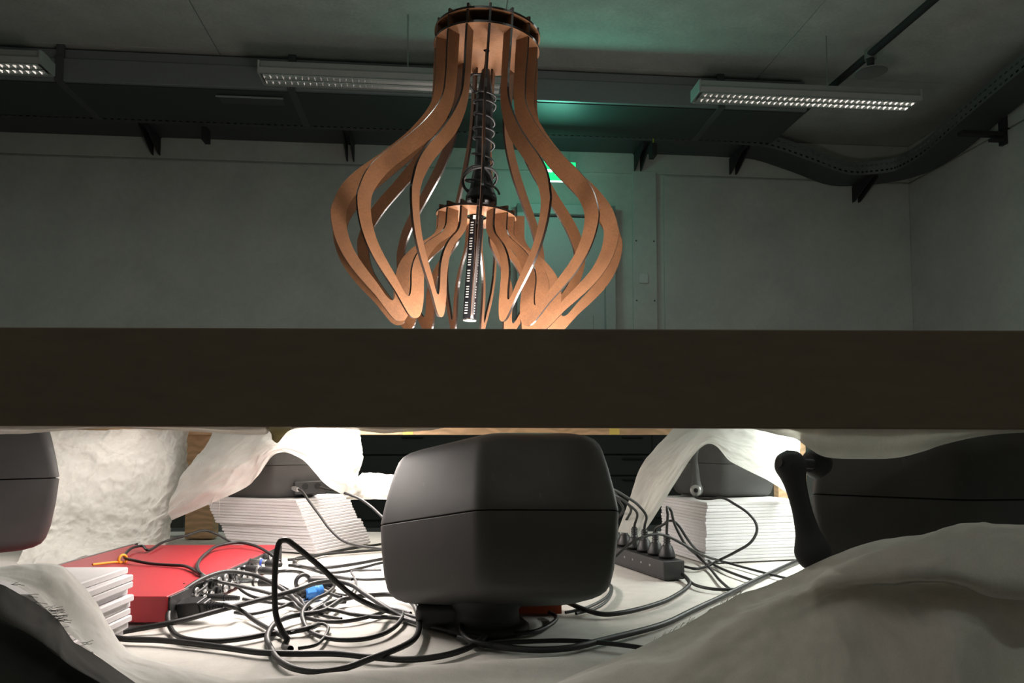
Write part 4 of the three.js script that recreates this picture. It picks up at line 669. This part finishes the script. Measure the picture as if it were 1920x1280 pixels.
{ // blue connector and black coupler in the tangle
  const a = onT(566, 1112, 0.013), b = onT(608, 1106, 0.013), t = thing('blue_connector', 'small blue cable connector in the middle of the tangle', 'connector', a);
  const d = b.clone().sub(a), e = V(0, 0, 0);
  part('shell', alongGeo(merge([boxUV(cyl(0.012, 0.0125, 0.026, 0, 0.017, 0, 20)), bx(0.02, 0.018, 0.026, 0, 0.014, 0, 0.002)]), e, d), M.blue, t);
  part('collar', alongGeo(lathe([[0.012, 0], [0.0142, 0.002], [0.0142, 0.009], [0.012, 0.011]], 20), d.clone().normalize().multiplyScalar(0.028), d), M.blue, t);
  part('inner_plug', alongGeo(merge([boxUV(cyl(0.009, 0.009, 0.012, 0, 0.0, 0, 16))]), e, d), M.plug, t);
  const c = onT(585, 1091, 0.014), k = thing('cable_coupler', 'black plastic coupler with a round opening behind the blue connector', 'connector', c);
  part('ring', new THREE.TorusGeometry(0.014, 0.0042, 10, 26, 4.6).rotateY(0.6).translate(-0.018, 0, 0), M.plug, k); part('body', bx(0.05, 0.022, 0.024, 0.018, 0.0, -0.004, 0.006), M.plug, k);
}
{ // orange cable tie
  const p = onT(230, 1048, 0.052), t = thing('cable_tie', 'orange cable tie around the thin cable on the red unit', 'cable tie', p);
  part('loop', new THREE.TorusGeometry(0.0085, 0.0028, 8, 22).rotateY(1.1), M.tie, t);
  part('tail', tubeOf([V(0, -0.006, 0), V(-0.008, -0.004, 0.012), V(-0.022, -0.0035, 0.03), V(-0.034, -0.003, 0.05)], 0.0026, 6, 6), M.tie, t); part('tail', tubeOf([V(0.004, -0.006, 0), V(0.008, -0.004, 0.008), V(0.012, -0.004, 0.014)], 0.002, 6, 6), M.tie, t);
}

// ------------------------------------------------------------------ pendant lamp of laser-cut ribs, with a microphone hung inside
{
  const spl = pts => new THREE.SplineCurve(pts.map(p => new THREE.Vector2(...p))).getPoints(pts.length * 5);
  const outer = spl([[0.098, 0.70], [0.097, 0.65], [0.103, 0.608], [0.136, 0.557], [0.182, 0.508], [0.226, 0.467], [0.253, 0.434], [0.266, 0.402], [0.269, 0.383], [0.263, 0.353], [0.249, 0.322], [0.229, 0.295], [0.205, 0.271], [0.180, 0.248], [0.160, 0.226], [0.147, 0.213], [0.134, 0.209], [0.122, 0.217], [0.117, 0.245], [0.119, 0.288], [0.112, 0.320], [0.093, 0.346], [0.065, 0.368], [0.050, 0.384], [0.047, 0.40]]);
  const inner = spl([[0.074, 0.40], [0.0755, 0.386], [0.086, 0.370], [0.117, 0.346], [0.138, 0.320], [0.147, 0.293], [0.146, 0.262], [0.149, 0.2455], [0.160, 0.249], [0.180, 0.272], [0.205, 0.299], [0.225, 0.325], [0.238, 0.355], [0.242, 0.383], [0.238, 0.402], [0.225, 0.424], [0.202, 0.452], [0.162, 0.490], [0.116, 0.535], [0.084, 0.585], [0.073, 0.63], [0.071, 0.70]]);
  const fx = p => { const q = p.y / 1.45, k = 1 / (1 - 0.06 * (q - 0.06)); return new THREE.Vector2(p.x * k, p.y * k); }, fh = h => fx({ x: 0, y: h }).y;
  const B = fh(0.209), s = new THREE.Shape([new THREE.Vector2(0.098, 0.768), ...outer, new THREE.Vector2(0.047, 0.431), new THREE.Vector2(0.074, 0.431), ...inner, new THREE.Vector2(0.071, 0.768)].map(fx).map(p => new THREE.Vector2(p.x, p.y - B)));
  const TH = 0.0042, rib = new THREE.ExtrudeGeometry(s, { depth: TH, bevelEnabled: false, curveSegments: 4 }); rib.translate(0, 0, -TH / 2);
  const t = thing('pendant_lamp', 'pendant lamp of curved brown fibreboard ribs hanging above the frame', 'lamp', at(886, 826 - 0.209 * F / 1.45, 1.45)); t.position.y = EYE + B; t.position.x -= 0.006; t.rotation.z = -0.058;
  for (let k = 0; k < 15; k++) { const az = (5 + 24 * k) * Math.PI / 180, o = part('rib', rib, [M.mdf, M.mdfEdge], t); o.rotation.y = -Math.PI / 2 + az; if (k === 4) { o.rotation.order = 'YXZ'; o.rotation.z = 0.055; const pv = V(0.09, fh(0.74) - B, 0), q = pv.clone().applyEuler(o.rotation), q0 = pv.clone().applyEuler(new THREE.Euler(0, o.rotation.y, 0)); o.position.copy(q0.sub(q)); } }   // azimuth 0 faces the viewer
  const disc = (R, r, h, name) => { const sh = new THREE.Shape(); sh.absarc(0, 0, R, 0, Math.PI * 2); const hole = new THREE.Path(); hole.absarc(0, 0, r, 0, Math.PI * 2); sh.holes.push(hole); const g = new THREE.ExtrudeGeometry(sh, { depth: TH, bevelEnabled: false, curveSegments: 48 }).rotateX(-Math.PI / 2).translate(0, h - B, 0); part(name, g, [M.mdf, M.mdfEdge], t); };
  disc(0.102, 0.006, fh(0.732), 'ring_disc'); disc(0.102, 0.006, fh(0.757), 'ring_disc'); disc(0.0765, 0.02, fh(0.419), 'inner_ring');
  part('suspension_cord', cyl(0.002, 0.002, 1.0, 0, fh(0.757) - B + 0.5, 0, 8), M.white, t);
  const rp = thing('ceiling_hook', 'small ceiling hook for the pendant lamp cord, above the picture', 'hook', [t.position.x + 0.07, CEIL - 0.03, t.position.z]);
  part('plate', cyl(0.03, 0.03, 0.006, 0, 0.027, 0, 16), M.steel, rp); part('hook', new THREE.TorusGeometry(0.01, 0.002, 8, 16, 5).translate(0, 0.012, 0), M.steel, rp);
  // microphone
  const a = at(880, 602, 1.45), b = at(894, 404, 1.44), mic = thing('shotgun_microphone', 'black slotted shotgun microphone hanging down inside the pendant lamp', 'microphone', a), d = b.clone().sub(a), L = d.length();
  const ax = d.clone().normalize(), q = new THREE.Quaternion().setFromUnitVectors(V(0, 1, 0), ax); mic.quaternion.copy(q);
  part('tube', lathe([[0.0, 0.002], [0.0125, 0.002], [0.013, 0.004], [0.0132, L + 0.02], [0, L + 0.02]], 28), M.micBlack, mic);
  part('end_cap', lathe([[0, 0], [0.0115, 0], [0.0132, 0.0015], [0.0132, 0.0042], [0, 0.0042]], 28), M.silver, mic);
  const slotG = bx(0.0062, 0.0022, 0.0012, 0, 0, 0.0132, 0.0004);
  for (let grp = 0; grp < 6; grp++) for (let k = 0; k < 5; k++) for (const an of [-0.55, 0.55]) { const o = part('slot', slotG, M.slot, mic); o.position.y = 0.014 + grp * 0.0302 + k * 0.0049; o.rotation.y = an; }
  part('label_band', bx(0.016, 0.007, 0.002, 0.002, L - 0.006, 0.0125, 0.0005), M.white, mic);
  // black sleeve with the lead coiled around it
  const c0 = at(902, 382, 1.45), c1 = at(911, 132, 1.45), dl = c1.clone().sub(c0), LL = dl.length();
  const lead = thing('microphone_lead', 'black microphone lead coiled around a black sleeve inside the pendant lamp', 'cable', c0); lead.quaternion.setFromUnitVectors(V(0, 1, 0), dl.clone().normalize());
  part('sleeve', lathe([[0, 0.0], [0.03, 0.0], [0.03, 0.012], [0.022, 0.03], [0.02, 0.05], [0.015, 0.075], [0.0145, 0.12], [0.017, 0.14], [0.017, 0.2], [0.0145, 0.22], [0.008, LL], [0, LL]], 22), M.plug, lead);
  const pts = [], R = rng(14); for (let i = 0; i <= 150; i++) { const k = i / 150, an = k * Math.PI * 2 * 7.5, y = 0.02 + Math.pow(k, 0.85) * 0.2 + 0.004 * Math.sin(an * 0.37), r = (k < 0.2 ? 0.034 - k * 0.06   : 0.0205) + 0.006 * fbm(i * 0.21, 3, 1); pts.push(V(Math.cos(an) * r, y, Math.sin(an) * r)); }
  pts.push(V(-0.028, 0.226, 0.008), V(-0.033, 0.24, 0.008), V(-0.024, 0.25, 0.006), V(-0.006, 0.254, 0.004), V(0, LL + 0.08, 0));
  part('coiled_cord', tubeOf(pts, 0.0021, 3, 8), M.cord, lead);
  part('clip_loop', new THREE.TorusGeometry(0.034, 0.0024, 8, 40).rotateX(1.2).rotateZ(0.25).translate(-0.004, 0.045, 0.004), M.cordGrey, lead); part('clip_loop', new THREE.TorusGeometry(0.028, 0.0024, 8, 40).rotateX(0.5).rotateZ(-0.3).translate(-0.008, 0.04, 0.012), M.cordGrey, lead);
}
renderer.render(scene, camera);
